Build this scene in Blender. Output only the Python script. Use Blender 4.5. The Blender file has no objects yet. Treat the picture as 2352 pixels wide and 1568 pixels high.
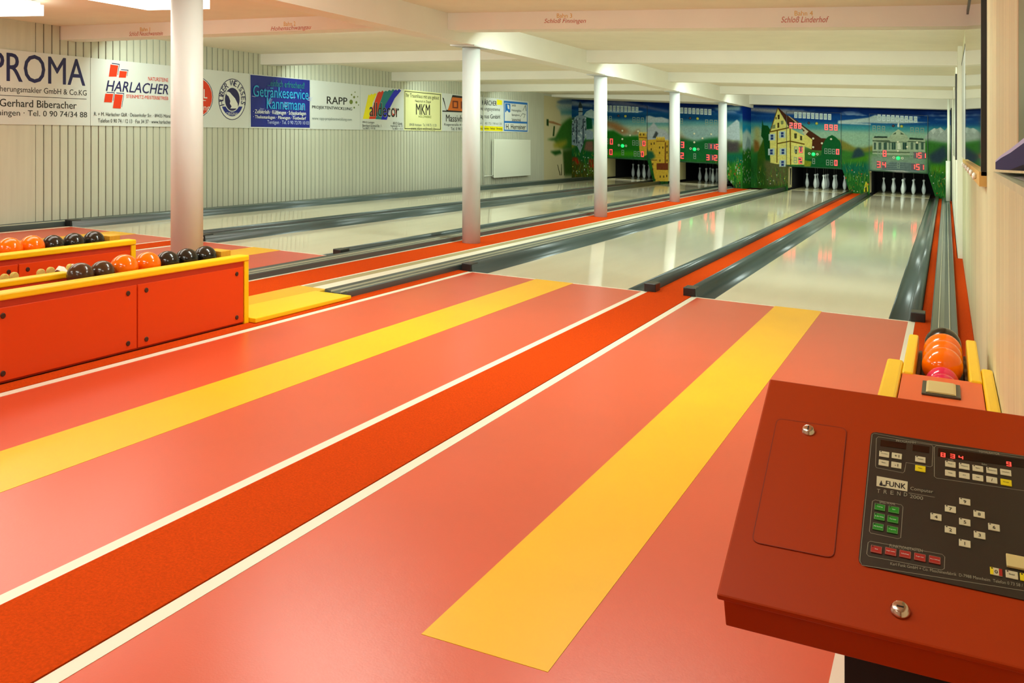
import bpy, bmesh, math, random
import numpy as np
from mathutils import Vector, Matrix

S = bpy.context.scene
COL = S.collection
random.seed(11)
rng = np.random.default_rng(5)
PI = math.pi

# Room shear fitted to the camera view: floor, lanes and ceiling drop 4.6 cm per metre towards the
# right-hand wall (x), while posts and walls stay plumb. Everything is measured in the
# room's own frame and placed with M().
FALL = -0.0456
def M(p):
    return Vector((p[0], p[1], p[2] + FALL * p[0]))

# ------------------------------------------------------------------ camera
cd = bpy.data.cameras.new('camera')
cam = bpy.data.objects.new('camera', cd)
COL.objects.link(cam)
cam.location = (0.0416, -7.5609, 1.2948)
cam.rotation_euler = (PI / 2, 0, math.radians(24.693))
cd.sensor_width = 36.0
cd.lens = 36.0 * 2170.34 / 2352.0
cd.shift_y = -(784.0 - 337.54) / 2352.0
cd.clip_start = 0.02
S.camera = cam

# ------------------------------------------------------------------ world, exposure
w = bpy.data.worlds.new('room_air')
S.world = w
w.use_nodes = True
w.node_tree.nodes['Background'].inputs[0].default_value = (1.0, 0.86, 0.66, 1)
w.node_tree.nodes['Background'].inputs[1].default_value = 0.25
S.view_settings.view_transform = 'Standard'
S.view_settings.look = 'None'
S.view_settings.gamma = 1.0
S.view_settings.exposure = 0.16
S.view_settings.use_curve_mapping = False

# ------------------------------------------------------------------ lamps (unseen tubes under the ceiling, plus added fills)
def area(name, x, y, z, sx, sy, power, col, rot=(0, 0, 0)):
    l = bpy.data.lights.new(name, 'AREA')
    l.shape = 'RECTANGLE'; l.size = sx; l.size_y = sy
    l.energy = power; l.color = col
    o = bpy.data.objects.new(name, l); COL.objects.link(o)
    o.location = M((x, y, z)); o.rotation_euler = rot
    return o
WARM = (0.90, 1.0, 0.95)
GREEN = (0.83, 1.0, 0.93)
def tilt(d): return (math.radians(d), 0, 0)
for x, y, p, d in ((-3.3, -2.6, 34, 20), (-1.3, -2.6, 34, 20), (-3.3, -6.2, 26, 20), (-1.1, -6.2, 15, 20), (-6.6, -6.6, 24, 20), (-6.6, -8.6, 16, 35), (-2.2, -8.8, 14, 35)):  # rearmost pair added behind the camera as fill for the beam fronts
    z = 2.40 if x > -5 else 2.20
    area('unseen_lamp', x, y, z, 1.3, 0.35, p * 0.84, WARM, tilt(d))
    area('ceiling_fill', x, y, z - 0.12, 1.3, 0.35, p * 0.62, (0.86, 1.0, 1.0), tilt(180))  # added upward fill without a fixture, brightens the near ceiling
for x, p in ((-7.6, 9), (-6.0, 9)):
    area('unseen_lamp', x, -2.9, 2.17, 0.9, 0.1, p, (0.9, 1.0, 1.0), tilt(78))  # added fills aimed at the left cross beam, no fixture there
for y, p in ((1.75, 38), (5.9, 46), (10.3, 46), (14.75, 30)):
    for x in (-3.5, -1.1):
        area('unseen_lamp', x, y, 2.41, 1.4, 0.16, p, GREEN, tilt(30))
        area('ceiling_fill', x, y, 2.36, 1.4, 0.16, 3.0, GREEN, tilt(180))  # weak added fill for the right bay ceiling
for y in (0.7, 4.2, 7.95, 11.65):
    for x in (-8.1, -6.1):
        z = 2.20 + 0.02 * (x + 9.2)
        area('unseen_lamp', x, y, z, 1.4, 0.12, 22, GREEN, tilt(40))
        area('ceiling_fill', x, y, z - 0.04, 1.4, 0.12, 1.6, GREEN, tilt(180))  # same kind of added ceiling fill over the left bay
for x, y in ((-8.06, 17.35), (-6.13, 17.35), (-3.03, 18.5), (-1.0, 18.5)):
    area('pin_lamp', x, y, 0.585, 1.0, 0.05, 5.0, (0.9, 1.0, 0.92), tilt(62))

# ------------------------------------------------------------------ materials
def lin(c):
    return tuple(((v / 255.0) / 12.92 if v / 255.0 <= 0.04045 else ((v / 255.0 + 0.055) / 1.055) ** 2.4) for v in c)
def rgba(c): return (*lin(c), 1.0)
MATS = {}
def mat(name, c, rough=0.5, metal=0.0, var=0.0, scale=8.0, bump=0.0, bscale=60.0, spec=0.5, coat=0.0, emit=0.0, stretch=(1, 1, 1), tone=0.0, croug=0.08):
    if name in MATS: return MATS[name]
    m = bpy.data.materials.new(name); MATS[name] = m
    m.use_nodes = True
    nt = m.node_tree; b = nt.nodes['Principled BSDF']
    b.inputs['Base Color'].default_value = rgba(c)
    b.inputs['Roughness'].default_value = rough
    b.inputs['Metallic'].default_value = metal
    b.inputs['Specular IOR Level'].default_value = spec
    b.inputs['Coat Weight'].default_value = coat
    b.inputs['Coat Roughness'].default_value = croug
    if emit:
        b.inputs['Emission Color'].default_value = rgba(c); b.inputs['Emission Strength'].default_value = emit
    if var or bump or tone:
        tc = nt.nodes.new('ShaderNodeTexCoord'); mp = nt.nodes.new('ShaderNodeMapping')
        mp.inputs['Scale'].default_value = stretch
        nt.links.new(tc.outputs['Object'], mp.inputs['Vector'])
    if var or tone:
        n = nt.nodes.new('ShaderNodeTexNoise'); n.inputs['Scale'].default_value = scale; n.inputs['Detail'].default_value = 5.0
        nt.links.new(mp.outputs[0], n.inputs['Vector'])
        mr = nt.nodes.new('ShaderNodeMapRange'); mr.inputs['From Min'].default_value = 0.3; mr.inputs['From Max'].default_value = 0.7
        mr.inputs['To Min'].default_value = 1.0 - var; mr.inputs['To Max'].default_value = 1.0 + var
        nt.links.new(n.outputs['Fac'], mr.inputs['Value'])
        val = mr.outputs[0]
        if tone:
            oi = nt.nodes.new('ShaderNodeObjectInfo')
            m2 = nt.nodes.new('ShaderNodeMapRange'); m2.inputs['To Min'].default_value = 1.0 - tone; m2.inputs['To Max'].default_value = 1.0 + tone
            nt.links.new(oi.outputs['Random'], m2.inputs['Value'])
            mu = nt.nodes.new('ShaderNodeMath'); mu.operation = 'MULTIPLY'
            nt.links.new(val, mu.inputs[0]); nt.links.new(m2.outputs[0], mu.inputs[1]); val = mu.outputs[0]
        vm = nt.nodes.new('ShaderNodeVectorMath'); vm.operation = 'SCALE'
        vm.inputs[0].default_value = lin(c)
        nt.links.new(val, vm.inputs['Scale'])
        nt.links.new(vm.outputs[0], b.inputs['Base Color'])
    if bump:
        n2 = nt.nodes.new('ShaderNodeTexNoise'); n2.inputs['Scale'].default_value = bscale; n2.inputs['Detail'].default_value = 3.0
        nt.links.new(mp.outputs[0], n2.inputs['Vector'])
        bp = nt.nodes.new('ShaderNodeBump'); bp.inputs['Strength'].default_value = bump; bp.inputs['Distance'].default_value = 0.01
        nt.links.new(n2.outputs['Fac'], bp.inputs['Height']); nt.links.new(bp.outputs[0], b.inputs['Normal'])
    return m
def paintmat(name, rough, spec=0.3):
    m = bpy.data.materials.new(name); m.use_nodes = True
    b = m.node_tree.nodes['Principled BSDF']; a = m.node_tree.nodes.new('ShaderNodeVertexColor'); a.layer_name = 'Col'
    m.node_tree.links.new(a.outputs['Color'], b.inputs['Base Color'])
    b.inputs['Roughness'].default_value = rough; b.inputs['Specular IOR Level'].default_value = spec
    return m
PINK = mat('salmon_linoleum', (214, 80, 44), 0.30, var=0.04, scale=1.6, bump=0.03, bscale=160, spec=0.8)
YEL = mat('yellow_linoleum', (246, 188, 0), 0.36, var=0.03, scale=2.5, spec=0.4)
LINE = mat('white_line_paint', (236, 232, 210), 0.4)
CARPET = mat('orange_red_carpet', (216, 74, 14), 0.95, var=0.13, scale=130, bump=0.6, bscale=420, spec=0.05)
LANE = mat('cream_lane_plastic', (222, 212, 182), 0.07, var=0.05, scale=0.9, stretch=(3, 0.35, 1), spec=0.55)
DECKM = mat('pale_deck_plate', (226, 218, 185), 0.2)
GUT = mat('grey_gutter_plastic', (76, 90, 86), 0.28, var=0.18, scale=1.2, stretch=(4, 0.4, 1), spec=0.55)
GUTD = mat('dark_rail_plastic', (58, 64, 62), 0.28, spec=0.5)
BLACK = mat('black_rubber', (26, 26, 24), 0.35)
CREAMW = mat('cream_boards', (196, 197, 176), 0.55, var=0.05, scale=3.0, stretch=(1, 6, 0.5), tone=0.035)
DARKGAP = mat('dark_gap_backing', (58, 44, 26), 0.9)
PINE = mat('varnished_pine_boards', (214, 212, 172), 0.42, var=0.08, scale=2.0, stretch=(1, 9, 0.35), tone=0.07)
PLASTER = mat('white_plaster', (236, 232, 218), 0.75, var=0.025, scale=2.0, bump=0.05, bscale=40)
CEIL = mat('white_ceiling_plaster', (234, 226, 204), 0.85, var=0.03, scale=3.0, bump=0.1, bscale=60)
COLW = mat('white_column_paint', (206, 208, 203), 0.42, spec=0.4)
ORANGE = mat('orange_red_laminate', (222, 66, 0), 0.42, var=0.02, scale=1.0, spec=0.35)
DRED = mat('dark_red_frame', (190, 48, 4), 0.5)
YRIM = mat('yellow_rim', (250, 203, 0), 0.35, spec=0.45)
WOODY = mat('yellow_wood_block', (214, 160, 30), 0.5, var=0.06, scale=6, stretch=(1, 8, 1))
BORANGE = mat('orange_ball', (255, 116, 0), 0.1, spec=0.55)
BBLACK = mat('black_ball', (34, 32, 24), 0.13, spec=0.5)
BBROWN = mat('brown_ball', (72, 48, 28), 0.16, spec=0.5)
BPINK = mat('pink_ball', (226, 40, 84), 0.12, spec=0.5)
SPONGE = mat('pale_yellow_sponge', (208, 186, 96), 0.9, var=0.08, scale=80, bump=0.3, bscale=200)
CLOTH = mat('white_cloth', (230, 222, 204), 0.9, var=0.05, scale=30)
PINW = mat('white_pin', (226, 234, 226), 0.25)
PIT = mat('black_pit_lining', (14, 15, 12), 0.8)
CHEEK = mat('cream_cheek', (196, 186, 132), 0.6)
CONS = mat('red_console_enamel', (166, 52, 0), 0.45, var=0.015, scale=2, spec=0.2)
KPLATE = mat('black_brown_keypad_foil', (44, 36, 24), 0.4, var=0.05, scale=40)
CHROME = mat('chrome_lock', (216, 206, 190), 0.18, metal=1.0)
SIGNW = mat('white_sign_board', (212, 216, 208), 0.4, spec=0.4)
RADW = mat('white_radiator_enamel', (222, 224, 206), 0.35)
GREYM = mat('grey_metal', (120, 118, 104), 0.4)
BEIGE = mat('beige_button', (212, 192, 128), 0.4)
GLOW = mat('lamp_diffuser', (255, 252, 240), 0.4, emit=4.8)
REDLED = mat('red_led', (255, 50, 40), 0.4, emit=3.2)
GREENLED = mat('green_lamp', (20, 220, 100), 0.3, emit=1.4)
OFFSEG = mat('unlit_segment', (118, 140, 118), 0.5)
TILE = mat('number_tile_white', (176, 192, 190), 0.4)
CREAML = mat('cream_lamp', (218, 216, 180), 0.3)
AMBER = mat('amber_lamp', (170, 168, 50), 0.3)
DARKL = mat('dark_lamp', (60, 40, 44), 0.3)
GLASS = mat('glossy_dark_board', (96, 110, 100), 0.04, spec=0.9, coat=1.0, croug=0.02)
WBOARD = mat('pale_paper_board', (206, 212, 206), 0.3)
BLUEC = mat('blue_plastic', (14, 14, 84), 0.6, spec=0.2)
LAV = mat('lavender_plastic', (186, 182, 226), 0.4)
GGREEN = mat('grey_green_board', (108, 124, 92), 0.35)
INK = {'navy': (24, 22, 78), 'black': (22, 22, 22), 'signred': (216, 52, 10), 'white': (226, 228, 218), 'padwhite': (150, 146, 122), 'blue': (8, 30, 128), 'teal': (14, 122, 122),
       'cyan': (40, 160, 205), 'pale': (178, 190, 226), 'grey': (120, 130, 122), 'olive': (110, 128, 50), 'yellow': (240, 226, 0), 'blue2': (8, 22, 190),
       'cream': (226, 226, 160), 'orangebrown': (214, 108, 30), 'brown': (110, 34, 8), 'blue3': (30, 112, 190), 'gold': (222, 170, 60), 'script': (190, 84, 50),
       'key_white': (204, 194, 156), 'key_yellow': (226, 202, 0), 'key_green': (16, 132, 10), 'key_red': (166, 28, 8)}
def ink(n):
    return mat('print_' + n, INK[n], 0.45)

# ------------------------------------------------------------------ mesh helpers
ORG = {}
class MB:
    """collects shapes in room coordinates and links them as one mesh object"""
    def __init__(s): s.v = []; s.f = []; s.m = []; s.mats = []; s.cur = 0; s.smooth = []
    def use(s, m):
        if m not in s.mats: s.mats.append(m)
        s.cur = s.mats.index(m); return s
    def add(s, vs, fs, smooth=False):
        n = len(s.v); s.v += [tuple(p) for p in vs]
        for f in fs: s.f.append(tuple(i + n for i in f)); s.m.append(s.cur); s.smooth.append(smooth)
        return s
    def box(s, x0, x1, y0, y1, z0, z1):
        return s.add([(x0, y0, z0), (x1, y0, z0), (x1, y1, z0), (x0, y1, z0), (x0, y0, z1), (x1, y0, z1), (x1, y1, z1), (x0, y1, z1)],
                     [(0, 3, 2, 1), (4, 5, 6, 7), (0, 1, 5, 4), (1, 2, 6, 5), (2, 3, 7, 6), (3, 0, 4, 7)])
    def quadbox(s, low, high):
        return s.add(list(low) + list(high), [(3, 2, 1, 0), (4, 5, 6, 7), (0, 1, 5, 4), (1, 2, 6, 5), (2, 3, 7, 6), (3, 0, 4, 7)])
    def prismy(s, prof, y0, y1, smooth=False):
        n = len(prof)
        s.add([(x, y0, z) for x, z in prof] + [(x, y1, z) for x, z in prof],
              [(i, i + n, (i + 1) % n + n, (i + 1) % n) for i in range(n)], smooth)
        k = len(s.v) - 2 * n
        s.f.append(tuple(k + i for i in range(n))); s.f.append(tuple(k + n + n - 1 - i for i in range(n))); s.m += [s.cur] * 2; s.smooth += [False] * 2
        return s
    def prismx(s, prof, x0, x1):
        n = len(prof)
        s.add([(x0, y, z) for y, z in prof] + [(x1, y, z) for y, z in prof],
              [(i, (i + 1) % n, (i + 1) % n + n, i + n) for i in range(n)] + [tuple(range(n - 1, -1, -1)), tuple(range(n, 2 * n))])
        return s
    def sheety(s, prof, y0, y1, smooth=True):
        n = len(prof)
        return s.add([(x, y0, z) for x, z in prof] + [(x, y1, z) for x, z in prof], [(i, i + 1, i + 1 + n, i + n) for i in range(n - 1)], smooth)
    def lathe(s, prof, c, n=24, axis='z', smooth=True):
        vs = []
        for r, h in prof:
            for i in range(n):
                a = 2 * PI * i / n; p = (r * math.cos(a), r * math.sin(a), h)
                if axis == 'y': p = (p[0], p[2], p[1])
                if axis == 'x': p = (p[2], p[0], p[1])
                vs.append((c[0] + p[0], c[1] + p[1], c[2] + p[2]))
        k = len(prof)
        fs = [(j * n + i, j * n + (i + 1) % n, (j + 1) * n + (i + 1) % n, (j + 1) * n + i) for j in range(k - 1) for i in range(n)]
        s.add(vs, fs, smooth)
        b = len(s.v) - n * k
        s.f.append(tuple(b + n - 1 - i for i in range(n))); s.f.append(tuple(b + (k - 1) * n + i for i in range(n))); s.m += [s.cur] * 2; s.smooth += [False] * 2
        return s
    def tube(s, pts, r, n=8):
        vs = []
        for i, p in enumerate(pts):
            p = Vector(p); a = Vector(pts[max(i - 1, 0)]); b = Vector(pts[min(i + 1, len(pts) - 1)])
            t = (b - a).normalized(); u = t.orthogonal().normalized(); v = t.cross(u)
            for j in range(n):
                q = 2 * PI * j / n; vs.append(tuple(p + u * (r * math.cos(q)) + v * (r * math.sin(q))))
        k = len(pts)
        fs = [(j * n + i, j * n + (i + 1) % n, (j + 1) * n + (i + 1) % n, (j + 1) * n + i) for j in range(k - 1) for i in range(n)]
        fs += [tuple(range(n - 1, -1, -1)), tuple((k - 1) * n + i for i in range(n))]
        return s.add(vs, fs, True)
    def build(s, name, m=None, parent=None, org=None, bevel=0.0, seg=2, shear=True, fix=True):
        if parent is not None: org = ORG[parent.name]
        elif org is None:
            xs = [p[0] for p in s.v]; ys = [p[1] for p in s.v]; zs = [p[2] for p in s.v]
            org = ((min(xs) + max(xs)) / 2, (min(ys) + max(ys)) / 2, min(zs))
        me = bpy.data.meshes.new(name)
        me.from_pydata([(x - org[0], y - org[1], z - org[2] + (FALL * (x - org[0]) if shear else 0.0)) for x, y, z in s.v], [], s.f)
        for mm in (s.mats or [m]): me.materials.append(mm)
        me.polygons.foreach_set('material_index', s.m)
        me.polygons.foreach_set('use_smooth', s.smooth)
        if fix:
            bm = bmesh.new(); bm.from_mesh(me); bmesh.ops.recalc_face_normals(bm, faces=bm.faces)
            if bevel:
                es = [e for e in bm.edges if len(e.link_faces) == 2 and e.calc_face_angle(0) > 0.6]
                bmesh.ops.bevel(bm, geom=es, offset=bevel, segments=seg, profile=0.5, affect='EDGES')
            bm.to_mesh(me); bm.free()
        me.update()
        o = bpy.data.objects.new(name, me); COL.objects.link(o)
        ORG[o.name] = org
        if parent is not None: o.parent = parent
        else: o.location = M(org)
        return o
def empty(name, org):
    o = bpy.data.objects.new(name, None); COL.objects.link(o); o.location = M(org); o.empty_display_size = 0.1
    ORG[o.name] = tuple(org); return o
def tag(o, label=None, cat=None, group=None, kind=None):
    if label: o['label'] = label
    if cat: o['category'] = cat
    if group: o['group'] = group
    if kind: o['kind'] = kind
    return o
def thing(name, org, label, cat, group=None): return tag(empty(name, org), label, cat, group)
def copy_tree(o, parent=None, loc=None):
    c = o.copy(); COL.objects.link(c); ORG[c.name] = ORG[o.name]
    if parent is not None: c.parent = parent
    if loc is not None: c.location = M(loc); ORG[c.name] = tuple(loc)
    for ch in list(o.children): copy_tree(ch, c)
    return c

TEXTS = {}
def glyphs(s, bold=0, shear=0.0):
    """outline of a word as vertices (fitted to a unit box) and faces"""
    k = (s, bold, shear)
    if k not in TEXTS:
        cu = bpy.data.curves.new('lettering', 'FONT'); cu.body = s; cu.resolution_u = 3; cu.shear = shear
        ob = bpy.data.objects.new('lettering', cu); me = bpy.data.meshes.new_from_object(ob)
        v = np.array([p.co[:2] for p in me.vertices]) if len(me.vertices) else np.zeros((1, 2))
        f = [tuple(p.vertices) for p in me.polygons]
        a, b = v.min(0), v.max(0); dep = np.zeros(len(v))
        if bold:
            e = 0.010 * bold * (b[1] - a[1]); n = len(v)
            v = np.concatenate([v + (-e, 0), v + (e, 0), v + (0, e * 0.6)]); dep = np.repeat([0, 0.00008, 0.00016], n); f = f + [tuple(i + n for i in q) for q in f] + [tuple(i + 2 * n for i in q) for q in f]
            a, b = v.min(0), v.max(0)
        TEXTS[k] = (np.concatenate([(v - a) / np.maximum(b - a, 1e-6), dep[:, None]], 1), f, (b[0] - a[0]) / max(b[1] - a[1], 1e-6))
        bpy.data.objects.remove(ob); bpy.data.curves.remove(cu); bpy.data.meshes.remove(me)
    return TEXTS[k]

# ------------------------------------------------------------------ measured data
SCORE = [
('tile',0.243,1.978,0.081,0.156,''),
('tile',0.351,1.975,0.081,0.156,''),
('tile',0.458,1.973,0.081,0.156,''),
('tile',0.565,1.97,0.081,0.156,''),
('tile',0.672,1.967,0.081,0.156,''),
('tile',0.778,1.964,0.081,0.156,''),
('tile',0.884,1.961,0.081,0.156,''),
('tile',0.989,1.958,0.081,0.156,''),
('tile',1.095,1.955,0.081,0.156,''),
('lamp',0.575,1.777,0.034,0.0,'dark'),
('lamp',0.772,1.773,0.036,0.0,'amber'),
('digit',0.12,1.698,0.074,0.144,'TL0'),
('digit',0.232,1.695,0.074,0.144,'TL1'),
('digit',0.343,1.692,0.074,0.144,'TL2'),
('digit',1.012,1.684,0.08,0.144,'TR0'),
('digit',1.131,1.682,0.08,0.144,'TR1'),
('digit',1.25,1.68,0.08,0.144,'TR2'),
('lamp',0.685,1.375,0.028,0.0,'cream'),
('lamp',1.131,1.377,0.028,0.0,'cream'),
('lamp',0.903,1.259,0.028,0.0,'cream'),
('lamp',0.685,1.147,0.028,0.0,'cream'),
('lamp',0.69,0.964,0.047,0.0,'green'),
('ring',0.586,0.976,0.03,0.0,''),
('ring',0.789,0.969,0.03,0.0,''),
('digit',0.243,1.069,0.08,0.156,'AL0'),
('digit',0.371,1.067,0.08,0.156,'AL1'),
('digit',1.001,1.059,0.074,0.139,'AR0'),
('digit',1.099,1.058,0.074,0.139,'AR1'),
('digit',1.196,1.057,0.074,0.139,'AR2'),
('digit',1.293,1.056,0.074,0.139,'AR3'),
('digit',0.232,0.78,0.08,0.156,'BL0'),
('digit',0.359,0.779,0.08,0.156,'BL1'),
('digit',0.696,0.781,0.069,0.144,'BC0'),
('digit',1.045,0.765,0.074,0.144,'BR0'),
('digit',1.147,0.765,0.074,0.144,'BR1'),
('digit',1.25,0.765,0.074,0.144,'BR2'),
]
MURAL_SIDE = [
((90,110,130),2,[(15.868,2.064),(16.323,2.156),(17.557,2.231),(17.557,2.061),(16.323,2.011)]),
((150,170,170),3,[(15.819,1.973),(16.323,2.03),(17.557,2.061),(17.557,1.891),(16.17,1.843)]),
((70,130,140),4,[(16.17,1.843),(17.557,1.929),(17.557,1.74),(16.272,1.738)]),
((175,185,150),4,[(16.323,1.704),(17.557,1.74),(17.557,1.513),(16.17,1.483)]),
((55,100,40),3,[(16.323,1.487),(16.688,1.604),(16.954,1.667),(17.557,1.664),(17.557,0.795),(16.478,0.799),(16.069,0.872),(15.72,1.049),(15.968,1.229)]),
((150,115,80),1,[(15.332,1.553),(15.671,1.543),(16.323,1.469),(16.221,1.439),(15.671,1.482),(15.332,1.5)]),
((35,60,30),1,[(15.189,1.593),(15.332,1.588),(15.332,1.413),(15.189,1.428)]),
((40,65,30),1,[(15.622,1.154),(15.695,1.42),(15.794,1.422),(15.745,1.155)]),
((70,105,60),2,[(15.189,1.063),(15.671,1.11),(16.119,1.105),(16.119,1.051),(15.622,1.031)]),
((150,145,60),4,[(15.622,0.942),(16.069,1.015),(16.688,1.054),(16.794,0.982),(16.323,0.835),(15.769,0.836)]),
((40,80,35),2,[(15.428,0.749),(16.17,0.782),(16.323,0.69),(15.819,0.641)]),
((50,75,30),4,[(16.375,0.781),(17.557,0.871),(17.557,0.039),(16.53,0.069)]),
((60,60,35),0,[(15.968,0.389),(16.008,0.392),(16.221,0.096),(16.16,0.098)]),
((60,60,35),0,[(16.272,0.402),(16.313,0.401),(16.323,0.093),(16.262,0.095)]),
((60,60,35),0,[(16.478,0.471),(16.51,0.471),(16.541,0.087),(16.489,0.089)]),
]
BOARDS = [
('white insurance broker board',-0.841,1.121,1.925,0.492,1.131,1.931),
('white stonemason board with red blocks',0.492,1.131,1.931,2.013,1.142,1.938),
('white board with orange and bear roundels',2.013,1.142,1.938,3.357,1.152,1.944),
('deep blue drinks board',3.357,1.152,1.944,4.853,1.163,1.951),
('white project developer board with green dots',4.853,1.163,1.951,6.305,1.173,1.958),
('white decorator board with rainbow brush stroke',6.305,1.173,1.958,7.806,1.184,1.965),
('pale yellow house builder board',7.806,1.184,1.965,9.331,1.195,1.972),
('white board with orange house outline',9.331,1.195,1.972,10.939,1.207,1.98),
('white board with yellow bottom band',10.939,1.207,1.98,12.409,1.218,1.987),
('white board with blue frame',12.409,1.218,1.987,13.942,1.229,1.994),
]
WALL_TEXT = [
(0,'PROMA','navy',-0.811,0.417,1.582,1.894,1,0.0),
(0,'Versicherungsmakler GmbH & Co.KG','black',-0.926,0.436,1.451,1.534,0,0.0),
(0,'Gerhard Biberacher','black',-0.704,0.293,1.312,1.395,1,0.0),
(0,'ningen · Tel. 0 90 74/34 88','black',-0.729,0.442,1.197,1.28,0,0.0),
(1,'HARLACHER','navy',0.719,1.737,1.552,1.683,1,0.25),
(1,'NATURSTEINE','signred',1.392,1.737,1.719,1.769,0,0.0),
(1,'STEINMETZ-MEISTERBETRIEB','signred',1.036,1.737,1.483,1.526,0,0.0),
(1,'R. + M. Harlacher GbR · Deisenhofer Str. · 89435 Mörslingen','black',0.543,1.893,1.237,1.294,0,0.0),
(1,'Telefon 0 90 74 / 12 13 · Fax 34 37 · www.harlacher.de','black',0.601,1.854,1.171,1.218,0,0.0),
(2,'ring','white',2.308,2.521,1.35,1.451,0,0.0),
(2,'TL','white',2.283,2.469,1.541,1.666,0,0.0),
(2,'H','navy','c',2.759,1.492,0.085,1,1.798),
(2,'U','navy','c',2.754,1.56,0.085,1,1.498),
(2,'B','navy','c',2.769,1.627,0.085,1,1.198),
(2,'E','navy','c',2.802,1.688,0.085,1,0.899),
(2,'R','navy','c',2.851,1.738,0.085,1,0.599),
(2,'W','navy','c',2.98,1.786,0.085,1,0.0),
(2,'E','navy','c',3.048,1.78,0.085,1,-0.3),
(2,'I','navy','c',3.111,1.753,0.085,1,-0.599),
(2,'S','navy','c',3.162,1.708,0.085,1,-0.899),
(2,'S','navy','c',3.197,1.649,0.085,1,-1.198),
(2,'E','navy','c',3.213,1.581,0.085,1,-1.498),
(2,'S','navy','c',3.208,1.511,0.085,1,-1.798),
(2,'ORIGINAL','white',2.848,3.115,1.324,1.368,0,0.0),
(3,'...einfach erfrischend!','teal',3.76,4.68,1.789,1.888,0,0.0),
(3,'Getränkeservice','cyan',3.43,4.783,1.617,1.785,1,0.0),
(3,'Kannemann','cyan',3.74,4.691,1.447,1.617,1,0.0),
(3,'· Zeltverleih · Kühlwagen · Schankanlagen','white',3.43,4.714,1.352,1.429,1,0.0),
(3,'· Thekenanlagen · Pilswagen · Festbedarf','white',3.43,4.714,1.282,1.346,1,0.0),
(3,'Tentigen · Tel. 0 90 72/70 10 03','pale',3.75,4.795,1.206,1.278,0,0.0),
(4,'RAPP','black',5.298,5.899,1.587,1.709,1,0.0),
(4,'PROJEKTENTWICKLUNG','black',4.889,6.046,1.48,1.543,1,0.0),
(4,'www.rapp-projektentwicklung.com','grey',4.889,6.032,1.299,1.362,0,0.0),
(5,'alldecor','white',6.594,7.645,1.414,1.672,2,0.0),
(5,'alldecor','black',6.601,7.629,1.418,1.668,1,0.0),
(5,'89415 Lauingen','black',6.375,6.76,1.281,1.327,0,0.0),
(5,'Bernhard-Schmid-Str. 1','black',6.375,6.996,1.228,1.274,0,0.0),
(5,'Tel. 09072 / 9 91 81','black',6.375,6.789,1.182,1.22,0,0.0),
(5,'89312 Günzb.','black',7.408,7.757,1.288,1.336,0,0.0),
(5,'Augsburger Str. 22','black',7.315,7.757,1.239,1.28,0,0.0),
(5,'Tel. 08221 / 13 31','black',7.377,7.757,1.195,1.231,0,0.0),
(6,'Ihr Traumhaus mit uns gebaut','black',7.888,9.218,1.796,1.895,0,0.0),
(6,'Natürlich in Ziegel','black',8.238,8.869,1.727,1.786,0,0.0),
(6,'MKM','black',8.272,8.833,1.5,1.711,1,0.0),
(6,'HOLZWERKE','olive',8.375,8.887,1.444,1.486,0,0.0),
(6,'89438 Holzheim · Tel. 0 90 75 / 12 20','grey',8.02,9.107,1.276,1.326,0,0.0),
(6,'www.mkm-wohnwelt.de','black',8.07,9.051,1.201,1.26,0,0.0),
(7,'Massivhäuser','black',9.522,10.83,1.395,1.539,1,0.0),
(7,'Riegerstraße 4 · 89415 La','black',9.445,10.787,1.295,1.358,0,0.0),
(7,'Tel. 0 90 76 / 9 12','black',9.736,10.679,1.219,1.282,0,0.0),
(8,'KÄRCHER','black',11.25,12.042,1.807,1.943,2,0.0),
(8,'Reinigungssysteme','black',10.961,12.212,1.661,1.767,0,0.0),
(8,'Magnus GmbH','black',11.027,12.212,1.48,1.605,1,0.0),
(8,'Tel. 0 82 72 / 98 61 23','grey',11.049,12.31,1.374,1.422,0,0.0),
(8,'Reinigung · Service · Verkauf · Beratung','black',10.939,12.335,1.244,1.312,0,0.0),
(9,'Sanitär','black',12.891,13.152,1.838,1.901,0,0.0),
(9,'Heizungsbau','black',12.891,13.473,1.703,1.776,0,0.0),
(9,'Spenglerei','black',12.891,13.365,1.599,1.662,0,0.0),
(9,'Solartechnik','black',12.891,13.446,1.485,1.558,0,0.0),
(9,'H. Herreiner','black',12.559,13.747,1.288,1.411,1,0.0),
]
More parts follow.
